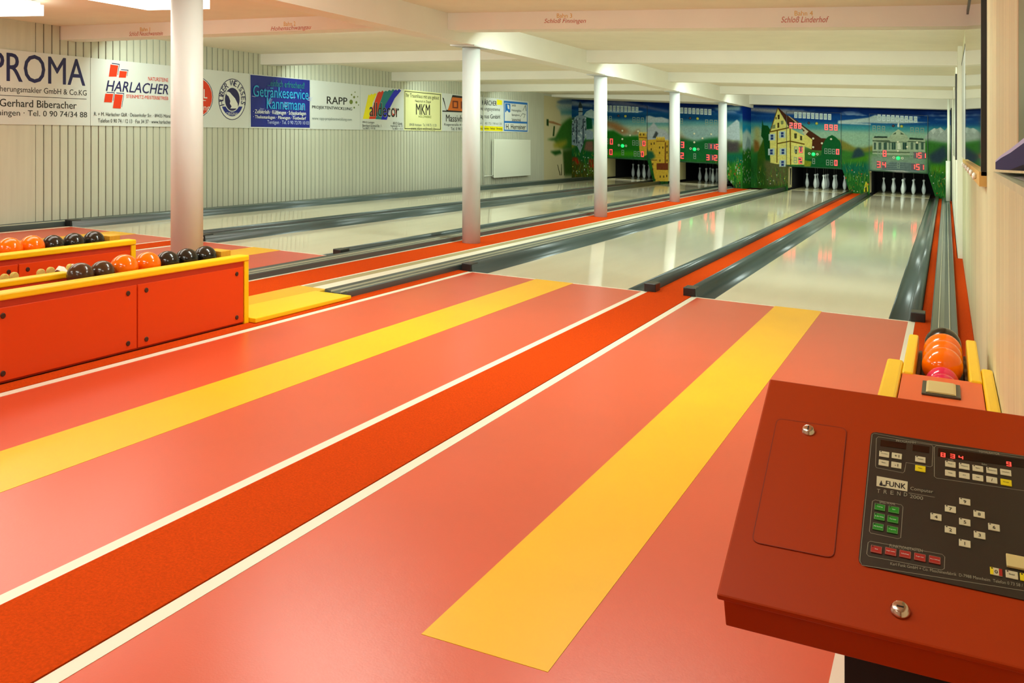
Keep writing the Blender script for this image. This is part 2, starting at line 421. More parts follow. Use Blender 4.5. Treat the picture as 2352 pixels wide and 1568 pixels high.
WALL_POLY = [
(0,'black',[(-0.791,1.433),(0.436,1.443),(0.436,1.437),(-0.791,1.427)]),
(1,'navy',[(0.813,1.896),(0.934,1.893),(0.907,1.755),(0.786,1.747)]),
(1,'white',[(0.802,1.886),(0.923,1.882),(0.896,1.745),(0.775,1.736)]),
(1,'signred',[(0.791,1.876),(0.912,1.872),(0.885,1.734),(0.765,1.726)]),
(1,'navy',[(0.955,1.83),(1.072,1.831),(1.051,1.752),(0.941,1.747)]),
(1,'white',[(0.944,1.82),(1.061,1.821),(1.04,1.741),(0.93,1.736)]),
(1,'signred',[(0.933,1.81),(1.05,1.81),(1.029,1.731),(0.919,1.726)]),
(1,'navy',[(0.733,1.539),(0.853,1.542),(0.833,1.438),(0.713,1.436)]),
(1,'white',[(0.723,1.529),(0.842,1.532),(0.822,1.428),(0.703,1.426)]),
(1,'signred',[(0.712,1.519),(0.832,1.522),(0.811,1.418),(0.692,1.416)]),
(1,'navy',[(0.88,1.541),(1.003,1.539),(0.968,1.369),(0.846,1.37)]),
(1,'white',[(0.869,1.531),(0.992,1.529),(0.957,1.359),(0.836,1.36)]),
(1,'signred',[(0.858,1.521),(0.981,1.519),(0.947,1.349),(0.825,1.35)]),
(2,'navy',[(2.59,1.566),(2.582,1.629),(2.557,1.687),(2.518,1.738),(2.466,1.78),(2.405,1.809),(2.337,1.825),(2.266,1.827),(2.196,1.816),(2.13,1.791),(2.072,1.755),(2.023,1.709),(1.987,1.655),(1.964,1.597),(1.957,1.536),(1.964,1.476),(1.987,1.42),(2.023,1.369),(2.072,1.328),(2.13,1.297),(2.196,1.279),(2.266,1.274),(2.337,1.283),(2.405,1.305),(2.466,1.341),(2.518,1.387),(2.557,1.442),(2.582,1.503)]),
(2,'white',[(2.578,1.565),(2.57,1.626),(2.546,1.682),(2.509,1.732),(2.459,1.772),(2.4,1.8),(2.334,1.816),(2.266,1.818),(2.199,1.807),(2.135,1.783),(2.079,1.748),(2.032,1.703),(1.997,1.652),(1.975,1.595),(1.968,1.536),(1.975,1.479),(1.997,1.424),(2.032,1.376),(2.079,1.335),(2.135,1.306),(2.199,1.288),(2.266,1.283),(2.334,1.292),(2.4,1.314),(2.459,1.348),(2.509,1.393),(2.546,1.446),(2.57,1.504)]),
(2,'signred',[(2.567,1.565),(2.56,1.623),(2.537,1.678),(2.501,1.726),(2.453,1.765),(2.395,1.792),(2.332,1.808),(2.266,1.81),(2.201,1.799),(2.139,1.776),(2.085,1.742),(2.039,1.699),(2.006,1.649),(1.985,1.594),(1.978,1.537),(1.985,1.481),(2.006,1.428),(2.039,1.381),(2.085,1.342),(2.139,1.313),(2.201,1.296),(2.266,1.291),(2.332,1.3),(2.395,1.321),(2.453,1.354),(2.501,1.397),(2.537,1.449),(2.56,1.506)]),
(2,'white',[(2.35,1.516),(2.443,1.517),(2.443,1.508),(2.35,1.507)]),
(2,'navy',[(3.276,1.567),(3.268,1.633),(3.246,1.696),(3.21,1.75),(3.163,1.795),(3.107,1.827),(3.045,1.844),(2.98,1.848),(2.916,1.836),(2.855,1.811),(2.801,1.773),(2.757,1.724),(2.723,1.667),(2.703,1.605),(2.696,1.541),(2.703,1.477),(2.723,1.417),(2.757,1.363),(2.801,1.318),(2.855,1.285),(2.916,1.265),(2.98,1.26),(3.045,1.269),(3.107,1.292),(3.163,1.329),(3.21,1.378),(3.246,1.436),(3.268,1.5)]),
(2,'white',[(3.261,1.566),(3.254,1.63),(3.233,1.69),(3.199,1.743),(3.154,1.786),(3.101,1.817),(3.042,1.834),(2.98,1.837),(2.919,1.826),(2.861,1.802),(2.81,1.765),(2.767,1.718),(2.735,1.663),(2.716,1.604),(2.709,1.541),(2.716,1.48),(2.735,1.421),(2.767,1.37),(2.81,1.327),(2.861,1.295),(2.919,1.276),(2.98,1.27),(3.042,1.279),(3.101,1.301),(3.154,1.337),(3.199,1.384),(3.233,1.44),(3.254,1.502)]),
(2,'blue',[(2.766,1.443),(2.775,1.426),(2.786,1.409),(2.797,1.394),(2.81,1.379),(2.825,1.366),(2.84,1.354),(2.857,1.343),(2.874,1.334),(2.892,1.327),(2.911,1.32),(2.93,1.316),(2.95,1.313),(2.97,1.312),(2.99,1.313),(3.01,1.315),(3.03,1.319),(3.05,1.325),(3.069,1.332),(3.087,1.341),(3.105,1.351),(3.122,1.363),(3.138,1.376),(3.153,1.391),(3.167,1.407),(3.179,1.424),(3.19,1.441),(3.2,1.46)]),
(2,'blue',[(3.152,1.561),(3.148,1.601),(3.135,1.638),(3.114,1.671),(3.087,1.697),(3.054,1.717),(3.018,1.728),(2.98,1.73),(2.942,1.723),(2.906,1.708),(2.874,1.686),(2.848,1.657),(2.828,1.622),(2.816,1.585),(2.812,1.546),(2.816,1.507),(2.828,1.471),(2.848,1.439),(2.874,1.412),(2.906,1.392),(2.942,1.38),(2.98,1.377),(3.018,1.383),(3.054,1.397),(3.087,1.419),(3.114,1.449),(3.135,1.483),(3.148,1.521)]),
(2,'white',[(3.152,1.561),(3.148,1.601),(3.135,1.638),(3.114,1.671),(3.087,1.697),(3.054,1.717),(3.018,1.728),(2.98,1.73),(2.942,1.723),(2.906,1.708),(2.874,1.686),(2.848,1.657),(2.828,1.622),(2.816,1.585),(2.812,1.546),(2.816,1.507),(2.828,1.471),(2.848,1.439),(2.874,1.412),(2.906,1.392),(2.942,1.38),(2.98,1.377),(3.018,1.383),(3.054,1.397),(3.087,1.419),(3.114,1.449),(3.135,1.483),(3.148,1.521)]),
(2,'navy',[(3.138,1.561),(3.134,1.597),(3.122,1.632),(3.103,1.662),(3.078,1.687),(3.048,1.705),(3.015,1.715),(2.98,1.718),(2.945,1.712),(2.912,1.698),(2.883,1.677),(2.859,1.65),(2.84,1.618),(2.829,1.583),(2.825,1.547),(2.829,1.511),(2.84,1.477),(2.859,1.447),(2.883,1.422),(2.912,1.403),(2.945,1.392),(2.98,1.39),(3.015,1.395),(3.048,1.408),(3.078,1.429),(3.103,1.456),(3.122,1.488),(3.134,1.524)]),
(2,'white',[(2.848,1.64),(2.884,1.66),(2.929,1.65),(2.975,1.615),(3.04,1.569),(3.096,1.496),(3.1,1.428),(2.939,1.422),(2.966,1.454),(2.929,1.49),(2.939,1.527),(2.902,1.593),(2.857,1.616)]),
(3,'blue',[(3.377,1.931),(4.83,1.944),(4.83,1.181),(3.387,1.171)]),
(3,'pale',[(3.411,1.624),(3.48,1.618),(3.519,1.626),(3.48,1.611),(3.411,1.618)]),
(3,'pale',[(3.781,1.596),(3.853,1.59),(3.894,1.598),(3.853,1.583),(3.781,1.59)]),
(3,'pale',[(4.169,1.567),(4.245,1.561),(4.288,1.569),(4.245,1.553),(4.169,1.561)]),
(3,'pale',[(4.577,1.537),(4.657,1.53),(4.703,1.538),(4.657,1.522),(4.577,1.53)]),
(3,'pale',[(3.589,1.452),(3.659,1.445),(3.699,1.453),(3.659,1.438),(3.589,1.446)]),
(3,'pale',[(3.967,1.42),(4.041,1.413),(4.083,1.421),(4.041,1.405),(3.967,1.413)]),
(3,'pale',[(4.365,1.386),(4.442,1.378),(4.487,1.386),(4.442,1.371),(4.365,1.379)]),
(3,'pale',[(4.783,1.67),(4.865,1.664),(4.912,1.673),(4.865,1.656),(4.783,1.663)]),
(3,'pale',[(3.77,1.576),(3.842,1.57),(3.884,1.578),(3.842,1.563),(3.77,1.57)]),
(3,'pale',[(4.158,1.547),(4.234,1.54),(4.277,1.548),(4.234,1.533),(4.158,1.54)]),
(3,'pale',[(4.566,1.516),(4.645,1.509),(4.691,1.517),(4.645,1.501),(4.566,1.509)]),
(3,'pale',[(3.579,1.433),(3.649,1.425),(3.689,1.433),(3.649,1.418),(3.579,1.426)]),
(3,'pale',[(3.957,1.4),(4.03,1.392),(4.073,1.4),(4.03,1.385),(3.957,1.393)]),
(3,'pale',[(4.354,1.365),(4.431,1.358),(4.476,1.366),(4.431,1.35),(4.354,1.359)]),
(3,'pale',[(4.772,1.649),(4.853,1.642),(4.9,1.651),(4.853,1.634),(4.772,1.642)]),
(3,'pale',[(3.76,1.556),(3.832,1.55),(3.873,1.558),(3.832,1.542),(3.76,1.55)]),
(3,'pale',[(4.147,1.526),(4.223,1.519),(4.266,1.528),(4.223,1.512),(4.147,1.52)]),
(3,'pale',[(4.555,1.495),(4.634,1.487),(4.68,1.496),(4.634,1.48),(4.555,1.488)]),
(3,'pale',[(3.569,1.413),(3.639,1.406),(3.679,1.413),(3.639,1.398),(3.569,1.406)]),
(3,'pale',[(3.946,1.38),(4.02,1.372),(4.062,1.38),(4.02,1.365),(3.946,1.373)]),
(3,'pale',[(4.343,1.656),(4.42,1.65),(4.465,1.658),(4.42,1.642),(4.343,1.649)]),
(3,'pale',[(4.76,1.627),(4.842,1.621),(4.889,1.63),(4.842,1.613),(4.76,1.62)]),
(3,'pale',[(3.75,1.536),(3.822,1.53),(3.863,1.538),(3.822,1.522),(3.75,1.53)]),
(3,'pale',[(4.137,1.506),(4.212,1.499),(4.255,1.507),(4.212,1.491),(4.137,1.499)]),
(3,'pale',[(4.543,1.474),(4.623,1.466),(4.668,1.475),(4.623,1.459),(4.543,1.467)]),
(3,'pale',[(3.559,1.393),(3.629,1.386),(3.669,1.394),(3.629,1.379),(3.559,1.387)]),
(4,'olive',[(6.073,1.649),(6.065,1.669),(6.046,1.683),(6.019,1.687),(5.992,1.68),(5.972,1.665),(5.965,1.644),(5.972,1.625),(5.992,1.611),(6.019,1.606),(6.046,1.613),(6.065,1.628)]),
(4,'olive',[(6.143,1.735),(6.139,1.746),(6.128,1.753),(6.113,1.756),(6.098,1.752),(6.087,1.743),(6.083,1.732),(6.087,1.721),(6.098,1.713),(6.113,1.711),(6.128,1.715),(6.139,1.723)]),
(4,'olive',[(6.054,1.772),(6.051,1.78),(6.043,1.785),(6.032,1.787),(6.021,1.784),(6.014,1.778),(6.011,1.77),(6.014,1.762),(6.021,1.756),(6.032,1.754),(6.043,1.757),(6.051,1.763)]),
(4,'olive',[(6.157,1.822),(6.155,1.828),(6.149,1.832),(6.14,1.833),(6.132,1.831),(6.126,1.827),(6.124,1.82),(6.126,1.814),(6.132,1.81),(6.14,1.809),(6.149,1.811),(6.155,1.816)]),
(4,'olive',[(6.239,1.747),(6.237,1.753),(6.231,1.757),(6.222,1.758),(6.214,1.756),(6.208,1.752),(6.206,1.745),(6.208,1.739),(6.214,1.735),(6.222,1.734),(6.231,1.736),(6.237,1.741)]),
(4,'olive',[(6.211,1.647),(6.207,1.658),(6.196,1.666),(6.181,1.668),(6.166,1.665),(6.155,1.656),(6.151,1.645),(6.155,1.634),(6.166,1.626),(6.181,1.624),(6.196,1.627),(6.207,1.636)]),
(4,'olive',[(6.265,1.604),(6.263,1.61),(6.257,1.614),(6.25,1.615),(6.242,1.613),(6.237,1.609),(6.235,1.603),(6.237,1.597),(6.242,1.594),(6.25,1.592),(6.257,1.594),(6.263,1.598)]),
(4,'olive',[(6.136,1.554),(6.133,1.562),(6.125,1.568),(6.113,1.57),(6.102,1.568),(6.093,1.561),(6.09,1.552),(6.093,1.544),(6.102,1.538),(6.113,1.536),(6.125,1.539),(6.133,1.545)]),
(5,'yellow',[(6.389,1.365),(6.572,1.801),(6.615,1.788),(6.673,1.822),(6.716,1.805),(6.774,1.835),(6.833,1.83),(6.877,1.864),(6.716,1.669),(6.615,1.371)]),
(5,'signred',[(6.586,1.37),(6.76,1.663),(6.877,1.848),(6.936,1.875),(6.996,1.866),(7.04,1.9),(7.086,1.875),(6.966,1.695),(6.803,1.376)]),
(5,'teal',[(6.803,1.372),(6.936,1.639),(7.086,1.875),(7.161,1.902),(7.207,1.889),(7.284,1.925),(7.345,1.908),(7.408,1.944),(7.47,1.927),(7.238,1.715),(7.01,1.373)]),
(5,'blue2',[(6.996,1.369),(7.146,1.647),(7.439,1.909),(7.518,1.946),(7.565,1.924),(7.629,1.96),(7.709,1.932),(7.47,1.774),(7.315,1.606),(7.192,1.37)]),
(5,'signred',[(7.525,1.525),(7.519,1.554),(7.5,1.578),(7.472,1.594),(7.439,1.599),(7.406,1.591),(7.378,1.574),(7.36,1.548),(7.353,1.519),(7.36,1.49),(7.378,1.466),(7.406,1.45),(7.439,1.445),(7.472,1.452),(7.5,1.469),(7.519,1.495)]),
(5,'white',[(7.48,1.523),(7.477,1.537),(7.468,1.549),(7.455,1.556),(7.439,1.558),(7.423,1.555),(7.41,1.547),(7.401,1.534),(7.398,1.52),(7.401,1.507),(7.41,1.495),(7.423,1.488),(7.439,1.485),(7.455,1.489),(7.468,1.497),(7.477,1.509)]),
(6,'cream',[(7.814,1.962),(9.331,1.966),(9.331,1.194),(7.814,1.188)]),
(6,'black',[(7.838,1.935),(9.294,1.942),(9.294,1.929),(7.838,1.922)]),
(6,'black',[(7.838,1.935),(7.858,1.936),(7.858,1.214),(7.838,1.214)]),
(6,'black',[(9.265,1.945),(9.294,1.946),(9.294,1.225),(9.265,1.224)]),
(6,'black',[(7.838,1.228),(8.07,1.229),(8.07,1.216),(7.838,1.214)]),
(6,'black',[(9.051,1.236),(9.294,1.236),(9.294,1.222),(9.051,1.222)]),
(7,'black',[(9.369,1.879),(9.426,1.873),(9.541,1.636),(9.619,1.639),(9.815,1.955),(10.787,1.946),(10.787,1.614),(9.369,1.59),(9.369,1.617),(9.541,1.618)]),
(7,'orangebrown',[(9.599,1.629),(9.805,1.909),(10.787,1.908),(10.787,1.633)]),
(7,'brown',[(9.815,1.837),(10.075,1.839),(10.075,1.683),(9.815,1.682)]),
(7,'orangebrown',[(9.874,1.807),(10.014,1.809),(10.014,1.708),(9.874,1.707)]),
(7,'brown',[(10.197,1.84),(10.787,1.842),(10.787,1.69),(10.197,1.683)]),
(8,'yellow',[(12.042,1.96),(12.335,1.953),(12.335,1.846),(12.042,1.84)]),
(8,'yellow',[(10.95,1.342),(12.372,1.34),(12.372,1.233),(10.95,1.232)]),
(9,'blue3',[(12.434,1.952),(13.872,1.962),(13.872,1.244),(12.446,1.245)]),
(9,'white',[(12.484,1.903),(13.83,1.911),(13.83,1.491),(12.484,1.48)]),
(9,'white',[(12.484,1.434),(13.83,1.443),(13.83,1.276),(12.484,1.276)]),
(9,'blue3',[(12.509,1.894),(12.813,1.893),(12.813,1.7),(12.737,1.682),(12.61,1.734),(12.547,1.681),(12.509,1.69)]),
(9,'white',[(12.635,1.869),(12.737,1.857),(12.762,1.76),(12.66,1.777)]),
(9,'grey',[(13.555,1.756),(13.719,1.902),(13.761,1.898),(13.802,1.754),(13.761,1.753),(13.719,1.869),(13.587,1.755)]),
(9,'grey',[(13.392,1.603),(13.555,1.693),(13.747,1.677),(13.637,1.578),(13.609,1.582),(13.705,1.665),(13.555,1.677),(13.419,1.598)]),
]
BEAM_TEXT = [
('Bahn 1','gold',-7.922,-7.776,2.19,2.191,0.043,0.083,0.0),
('Schloß Neuschwanstein','script',-8.082,-7.595,2.139,2.146,0.048,0.083,0.3),
('Bahn 2','gold',-5.988,-5.843,2.232,2.234,0.044,0.083,0.0),
('Hohenschwangau','script',-6.151,-5.653,2.172,2.186,0.057,0.083,0.3),
('Bahn 3','gold',-3.461,-3.3,2.415,2.413,0.043,1.12,0.0),
('Schloß Finningen','script',-3.597,-3.155,2.351,2.349,0.056,1.12,0.3),
('Bahn 4','gold',-1.185,-1.029,2.408,2.406,0.043,1.12,0.0),
('Schloß Linderhof','script',-1.302,-0.894,2.347,2.345,0.054,1.12,0.3),
]
MURAL_LEFT = [
((24,70,110),3,[(-9.765,1.821),(-4.805,1.926),(-4.805,1.723),(-9.765,1.613)]),
((100,150,150),4,[(-9.765,1.65),(-4.805,1.701),(-4.805,1.566),(-9.765,1.454)]),
((175,190,165),4,[(-9.765,1.479),(-4.805,1.543),(-4.805,1.183),(-9.765,1.003)]),
((125,140,150),2,[(-9.886,2.111),(-9.618,2.175),(-9.353,2.157),(-9.177,2.096),(-8.829,2.072),(-8.829,1.99),(-9.177,2.014),(-9.618,2.001),(-9.886,2.027)]),
((110,115,140),2,[(-8.484,2.163),(-7.974,2.192),(-7.472,2.092),(-6.686,1.956),(-6.686,1.908),(-7.472,2.028),(-8.143,2.091),(-8.484,2.098)]),
((190,200,205),1,[(-8.484,1.902),(-7.974,1.885),(-7.472,1.932),(-7.373,1.919),(-7.472,1.892),(-8.143,1.861),(-8.484,1.878)]),
((180,190,190),1,[(-7.307,1.794),(-7.224,1.812),(-7.06,1.77),(-6.881,1.783),(-6.686,1.726),(-6.686,1.639),(-7.307,1.618)]),
((150,110,70),4,[(-8.484,1.642),(-8.143,1.589),(-7.722,1.346),(-7.974,1.256),(-8.228,1.391),(-8.484,1.512)]),
((150,110,70),3,[(-7.472,1.452),(-7.638,1.349),(-7.806,1.278),(-7.555,1.288)]),
((35,100,30),2,[(-8.484,1.349),(-8.228,1.375),(-7.94,1.225),(-7.505,1.258),(-7.472,0.731),(-8.484,0.682)]),
((70,140,25),3,[(-8.467,0.764),(-7.638,0.819),(-7.472,0.731),(-8.484,0.649)]),
((30,85,40),3,[(-9.504,1.099),(-8.733,1.107),(-8.404,0.882),(-8.404,0.046),(-9.504,-0.02)]),
((60,110,35),3,[(-9.7,1.31),(-9.504,1.622),(-9.309,1.689),(-9.245,1.328),(-9.309,0.962),(-9.687,0.823)]),
((140,135,50),3,[(-9.634,1.008),(-9.4,1.055),(-9.348,0.899),(-9.556,0.768),(-9.687,0.799)]),
((70,70,25),4,[(-9.634,0.521),(-9.245,0.48),(-8.354,0.287),(-8.354,0.025),(-9.634,-0.052)]),
((175,195,190),0,[(-9.113,1.756),(-9.025,1.87),(-8.888,1.938),(-8.771,1.859),(-8.771,1.675),(-9.025,1.704)]),
((25,80,50),1,[(-9.123,1.737),(-8.868,1.672),(-8.848,1.396),(-9.025,1.371)]),
((140,155,158),0,[(-9.459,1.541),(-9.33,1.731),(-9.221,1.771),(-9.123,1.756),(-9.044,1.703),(-9.025,1.482),(-9.044,1.223),(-9.103,1.035),(-9.142,0.886),(-9.211,0.706),(-9.3,0.897),(-9.479,0.926),(-9.509,1.204)]),
((60,70,70),0,[(-9.271,1.955),(-9.251,2.048),(-9.221,2.16),(-9.172,2.069),(-9.133,1.959)]),
((165,175,170),0,[(-9.261,1.955),(-9.142,1.959),(-9.142,1.774),(-9.261,1.751)]),
((40,45,50),0,[(-9.271,1.872),(-9.133,1.876),(-9.133,1.848),(-9.271,1.844)]),
((150,165,170),0,[(-9.044,1.333),(-8.946,1.374),(-8.829,1.305),(-8.829,1.102),(-9.025,1.094)]),
((205,212,210),0,[(-9.353,1.589),(-9.322,1.59),(-9.322,1.557),(-9.353,1.556)]),
((65,75,80),0,[(-9.455,1.242),(-9.421,1.244),(-9.421,1.206),(-9.455,1.205)]),
((205,212,210),0,[(-9.3,1.662),(-9.279,1.662),(-9.279,1.617),(-9.3,1.616)]),
((205,212,210),0,[(-9.44,1.544),(-9.41,1.545),(-9.41,1.48),(-9.44,1.479)]),
((65,75,80),0,[(-9.235,1.682),(-9.212,1.683),(-9.212,1.633),(-9.235,1.632)]),
((205,212,210),0,[(-9.363,1.598),(-9.342,1.599),(-9.342,1.558),(-9.363,1.557)]),
((205,212,210),0,[(-9.415,1.248),(-9.385,1.249),(-9.385,1.206),(-9.415,1.204)]),
((205,212,210),0,[(-9.183,1.273),(-9.154,1.274),(-9.154,1.226),(-9.183,1.225)]),
((75,85,90),0,[(-9.307,1.467),(-9.278,1.468),(-9.278,1.422),(-9.307,1.421)]),
((75,85,90),0,[(-9.386,1.565),(-9.354,1.566),(-9.354,1.533),(-9.386,1.532)]),
((65,75,80),0,[(-9.265,1.018),(-9.234,1.02),(-9.234,0.979),(-9.265,0.978)]),
((75,85,90),0,[(-9.443,1.373),(-9.411,1.375),(-9.411,1.339),(-9.443,1.338)]),
((75,85,90),0,[(-9.305,0.952),(-9.284,0.953),(-9.284,0.903),(-9.305,0.902)]),
((65,75,80),0,[(-9.344,1.443),(-9.317,1.444),(-9.317,1.385),(-9.344,1.384)]),
((205,212,210),0,[(-9.282,1.193),(-9.262,1.194),(-9.262,1.139),(-9.282,1.138)]),
((205,212,210),0,[(-9.24,1.182),(-9.214,1.183),(-9.214,1.127),(-9.24,1.126)]),
((75,85,90),0,[(-9.338,1.225),(-9.31,1.226),(-9.31,1.188),(-9.338,1.187)]),
((65,75,80),0,[(-9.435,1.523),(-9.409,1.524),(-9.409,1.462),(-9.435,1.461)]),
((75,85,90),0,[(-9.418,1.387),(-9.394,1.388),(-9.394,1.353),(-9.418,1.352)]),
((75,85,90),0,[(-9.116,1.501),(-9.09,1.502),(-9.09,1.459),(-9.116,1.458)]),
((65,75,80),0,[(-9.074,1.601),(-9.051,1.602),(-9.051,1.564),(-9.074,1.563)]),
((65,75,80),0,[(-9.485,1.044),(-9.462,1.045),(-9.462,1.005),(-9.485,1.004)]),
((205,212,210),0,[(-9.31,1.432),(-9.282,1.433),(-9.282,1.368),(-9.31,1.367)]),
((205,212,210),0,[(-9.207,1.139),(-9.18,1.14),(-9.18,1.079),(-9.207,1.077)]),
((205,212,210),0,[(-9.145,1.404),(-9.119,1.405),(-9.119,1.372),(-9.145,1.371)]),
((65,75,80),0,[(-9.322,1.565),(-9.286,1.566),(-9.286,1.52),(-9.322,1.519)]),
((65,75,80),0,[(-9.34,1.669),(-9.321,1.67),(-9.321,1.634),(-9.34,1.634)]),
((75,85,90),0,[(-9.077,1.233),(-9.056,1.234),(-9.056,1.196),(-9.077,1.195)]),
((65,75,80),0,[(-9.427,1.511),(-9.401,1.511),(-9.401,1.468),(-9.427,1.467)]),
((75,85,90),0,[(-9.446,1.323),(-9.411,1.325),(-9.411,1.277),(-9.446,1.276)]),
((205,212,210),0,[(-9.454,1.628),(-9.429,1.629),(-9.429,1.589),(-9.454,1.588)]),
((65,75,80),0,[(-9.426,1.697),(-9.391,1.698),(-9.391,1.649),(-9.426,1.647)]),
((205,212,210),0,[(-9.194,0.99),(-9.162,0.992),(-9.162,0.951),(-9.194,0.95)]),
((65,75,80),0,[(-9.115,1.169),(-9.091,1.169),(-9.091,1.126),(-9.115,1.125)]),
((205,212,210),0,[(-9.338,1.54),(-9.309,1.541),(-9.309,1.492),(-9.338,1.491)]),
((65,75,80),0,[(-9.399,1.074),(-9.364,1.075),(-9.364,1.014),(-9.399,1.012)]),
((75,85,90),0,[(-9.134,1.136),(-9.111,1.137),(-9.111,1.088),(-9.134,1.087)]),
((65,75,80),0,[(-9.177,0.934),(-9.144,0.936),(-9.144,0.889),(-9.177,0.887)]),
((75,85,90),0,[(-9.191,0.969),(-9.164,0.97),(-9.164,0.906),(-9.191,0.904)]),
((65,75,80),0,[(-9.075,1.431),(-9.052,1.432),(-9.052,1.394),(-9.075,1.393)]),
((65,75,80),0,[(-9.349,1.334),(-9.314,1.335),(-9.314,1.283),(-9.349,1.282)]),
((205,212,210),0,[(-9.286,1.191),(-9.254,1.192),(-9.254,1.159),(-9.286,1.158)]),
((65,75,80),0,[(-9.442,1.398),(-9.411,1.399),(-9.411,1.362),(-9.442,1.361)]),
((205,212,210),0,[(-9.3,1.22),(-9.279,1.221),(-9.279,1.156),(-9.3,1.155)]),
((65,75,80),0,[(-9.324,1.402),(-9.289,1.403),(-9.289,1.347),(-9.324,1.345)]),
((205,212,210),0,[(-9.062,1.704),(-9.033,1.705),(-9.033,1.658),(-9.062,1.657)]),
((75,85,90),0,[(-9.433,1.057),(-9.397,1.058),(-9.397,1.004),(-9.433,1.003)]),
((205,212,210),0,[(-9.421,1.282),(-9.401,1.283),(-9.401,1.224),(-9.421,1.223)]),
((65,75,80),0,[(-9.213,1.301),(-9.179,1.302),(-9.179,1.257),(-9.213,1.255)]),
((65,75,80),0,[(-9.131,1.552),(-9.107,1.553),(-9.107,1.513),(-9.131,1.512)]),
((65,75,80),0,[(-9.16,1.47),(-9.132,1.471),(-9.132,1.41),(-9.16,1.409)]),
((205,212,210),0,[(-9.096,1.446),(-9.07,1.447),(-9.07,1.395),(-9.096,1.394)]),
((205,212,210),0,[(-9.309,0.987),(-9.281,0.988),(-9.281,0.939),(-9.309,0.937)]),
((65,75,80),0,[(-9.272,1.026),(-9.24,1.027),(-9.24,0.975),(-9.272,0.974)]),
((75,85,90),0,[(-9.419,1.338),(-9.388,1.339),(-9.388,1.288),(-9.419,1.287)]),
((205,212,210),0,[(-9.195,1.305),(-9.168,1.306),(-9.168,1.247),(-9.195,1.246)]),
((75,85,90),0,[(-9.464,1.553),(-9.444,1.554),(-9.444,1.52),(-9.464,1.52)]),
((205,212,210),0,[(-9.251,1.114),(-9.217,1.115),(-9.217,1.069),(-9.251,1.067)]),
((205,212,210),0,[(-9.067,1.24),(-9.044,1.241),(-9.044,1.202),(-9.067,1.201)]),
((75,85,90),0,[(-9.264,1.343),(-9.229,1.344),(-9.229,1.288),(-9.264,1.287)]),
((75,85,90),0,[(-9.404,1.356),(-9.377,1.357),(-9.377,1.313),(-9.404,1.312)]),
((65,75,80),0,[(-9.458,1.524),(-9.437,1.525),(-9.437,1.47),(-9.458,1.47)]),
((65,75,80),0,[(-9.104,1.605),(-9.073,1.606),(-9.073,1.552),(-9.104,1.551)]),
((65,75,80),0,[(-9.382,1.611),(-9.355,1.612),(-9.355,1.555),(-9.382,1.554)]),
((65,75,80),0,[(-9.323,1.335),(-9.287,1.337),(-9.287,1.276),(-9.323,1.275)]),
((75,85,90),0,[(-9.184,0.93),(-9.158,0.931),(-9.158,0.886),(-9.184,0.884)]),
((75,85,90),0,[(-9.35,1.142),(-9.33,1.142),(-9.33,1.092),(-9.35,1.091)]),
((65,75,80),0,[(-9.187,1.413),(-9.159,1.414),(-9.159,1.373),(-9.187,1.372)]),
((65,75,80),0,[(-9.39,1.012),(-9.368,1.012),(-9.368,0.973),(-9.39,0.972)]),
((75,85,90),0,[(-9.374,1.621),(-9.348,1.621),(-9.348,1.558),(-9.374,1.557)]),
((75,85,90),0,[(-9.316,1.29),(-9.288,1.291),(-9.288,1.243),(-9.316,1.242)]),
((65,75,80),0,[(-9.455,1.666),(-9.424,1.667),(-9.424,1.622),(-9.455,1.621)]),
((205,212,210),0,[(-9.372,1.699),(-9.351,1.699),(-9.351,1.66),(-9.372,1.659)]),
((75,85,90),0,[(-9.123,1.671),(-9.09,1.672),(-9.09,1.625),(-9.123,1.624)]),
((65,75,80),0,[(-9.064,1.397),(-9.03,1.398),(-9.03,1.345),(-9.064,1.344)]),
((65,75,80),0,[(-9.26,1.524),(-9.238,1.524),(-9.238,1.489),(-9.26,1.488)]),
((205,212,210),0,[(-9.216,1.297),(-9.193,1.298),(-9.193,1.252),(-9.216,1.251)]),
((65,75,80),0,[(-9.411,1.433),(-9.391,1.434),(-9.391,1.395),(-9.411,1.394)]),
((65,75,80),0,[(-9.489,1.308),(-9.453,1.31),(-9.453,1.261),(-9.489,1.259)]),
((70,80,88),0,[(-9.33,1.657),(-9.294,1.621),(-9.294,0.934),(-9.33,0.988)]),
((70,80,88),0,[(-9.142,1.663),(-9.107,1.627),(-9.107,0.943),(-9.142,0.997)]),
((120,90,75),2,[(-9.044,1.038),(-8.829,1.066),(-8.809,0.754),(-9.103,0.795)]),
((150,45,25),2,[(-9.439,0.579),(-9.283,0.575),(-9.296,0.465),(-9.426,0.459)]),
((150,45,25),2,[(-9.374,0.51),(-9.219,0.506),(-9.232,0.396),(-9.361,0.389)]),
((150,45,25),2,[(-8.975,0.554),(-8.822,0.55),(-8.834,0.441),(-8.962,0.434)]),
((150,45,25),2,[(-8.936,0.436),(-8.783,0.432),(-8.796,0.323),(-8.924,0.316)]),
((60,110,50),0,[(-8.434,0.598),(-8.409,0.599),(-8.409,0.57),(-8.434,0.569)]),
((160,170,150),0,[(-8.956,0.356),(-8.931,0.357),(-8.931,0.328),(-8.956,0.327)]),
((190,200,190),0,[(-8.397,0.489),(-8.372,0.49),(-8.372,0.461),(-8.397,0.46)]),
((60,110,50),0,[(-8.384,0.47),(-8.359,0.471),(-8.359,0.443),(-8.384,0.441)]),
((160,170,150),0,[(-8.647,0.568),(-8.621,0.57),(-8.621,0.541),(-8.647,0.54)]),
((190,200,190),0,[(-8.385,0.199),(-8.36,0.2),(-8.36,0.171),(-8.385,0.17)]),
((160,170,150),0,[(-9.338,0.198),(-9.312,0.199),(-9.312,0.17),(-9.338,0.169)]),
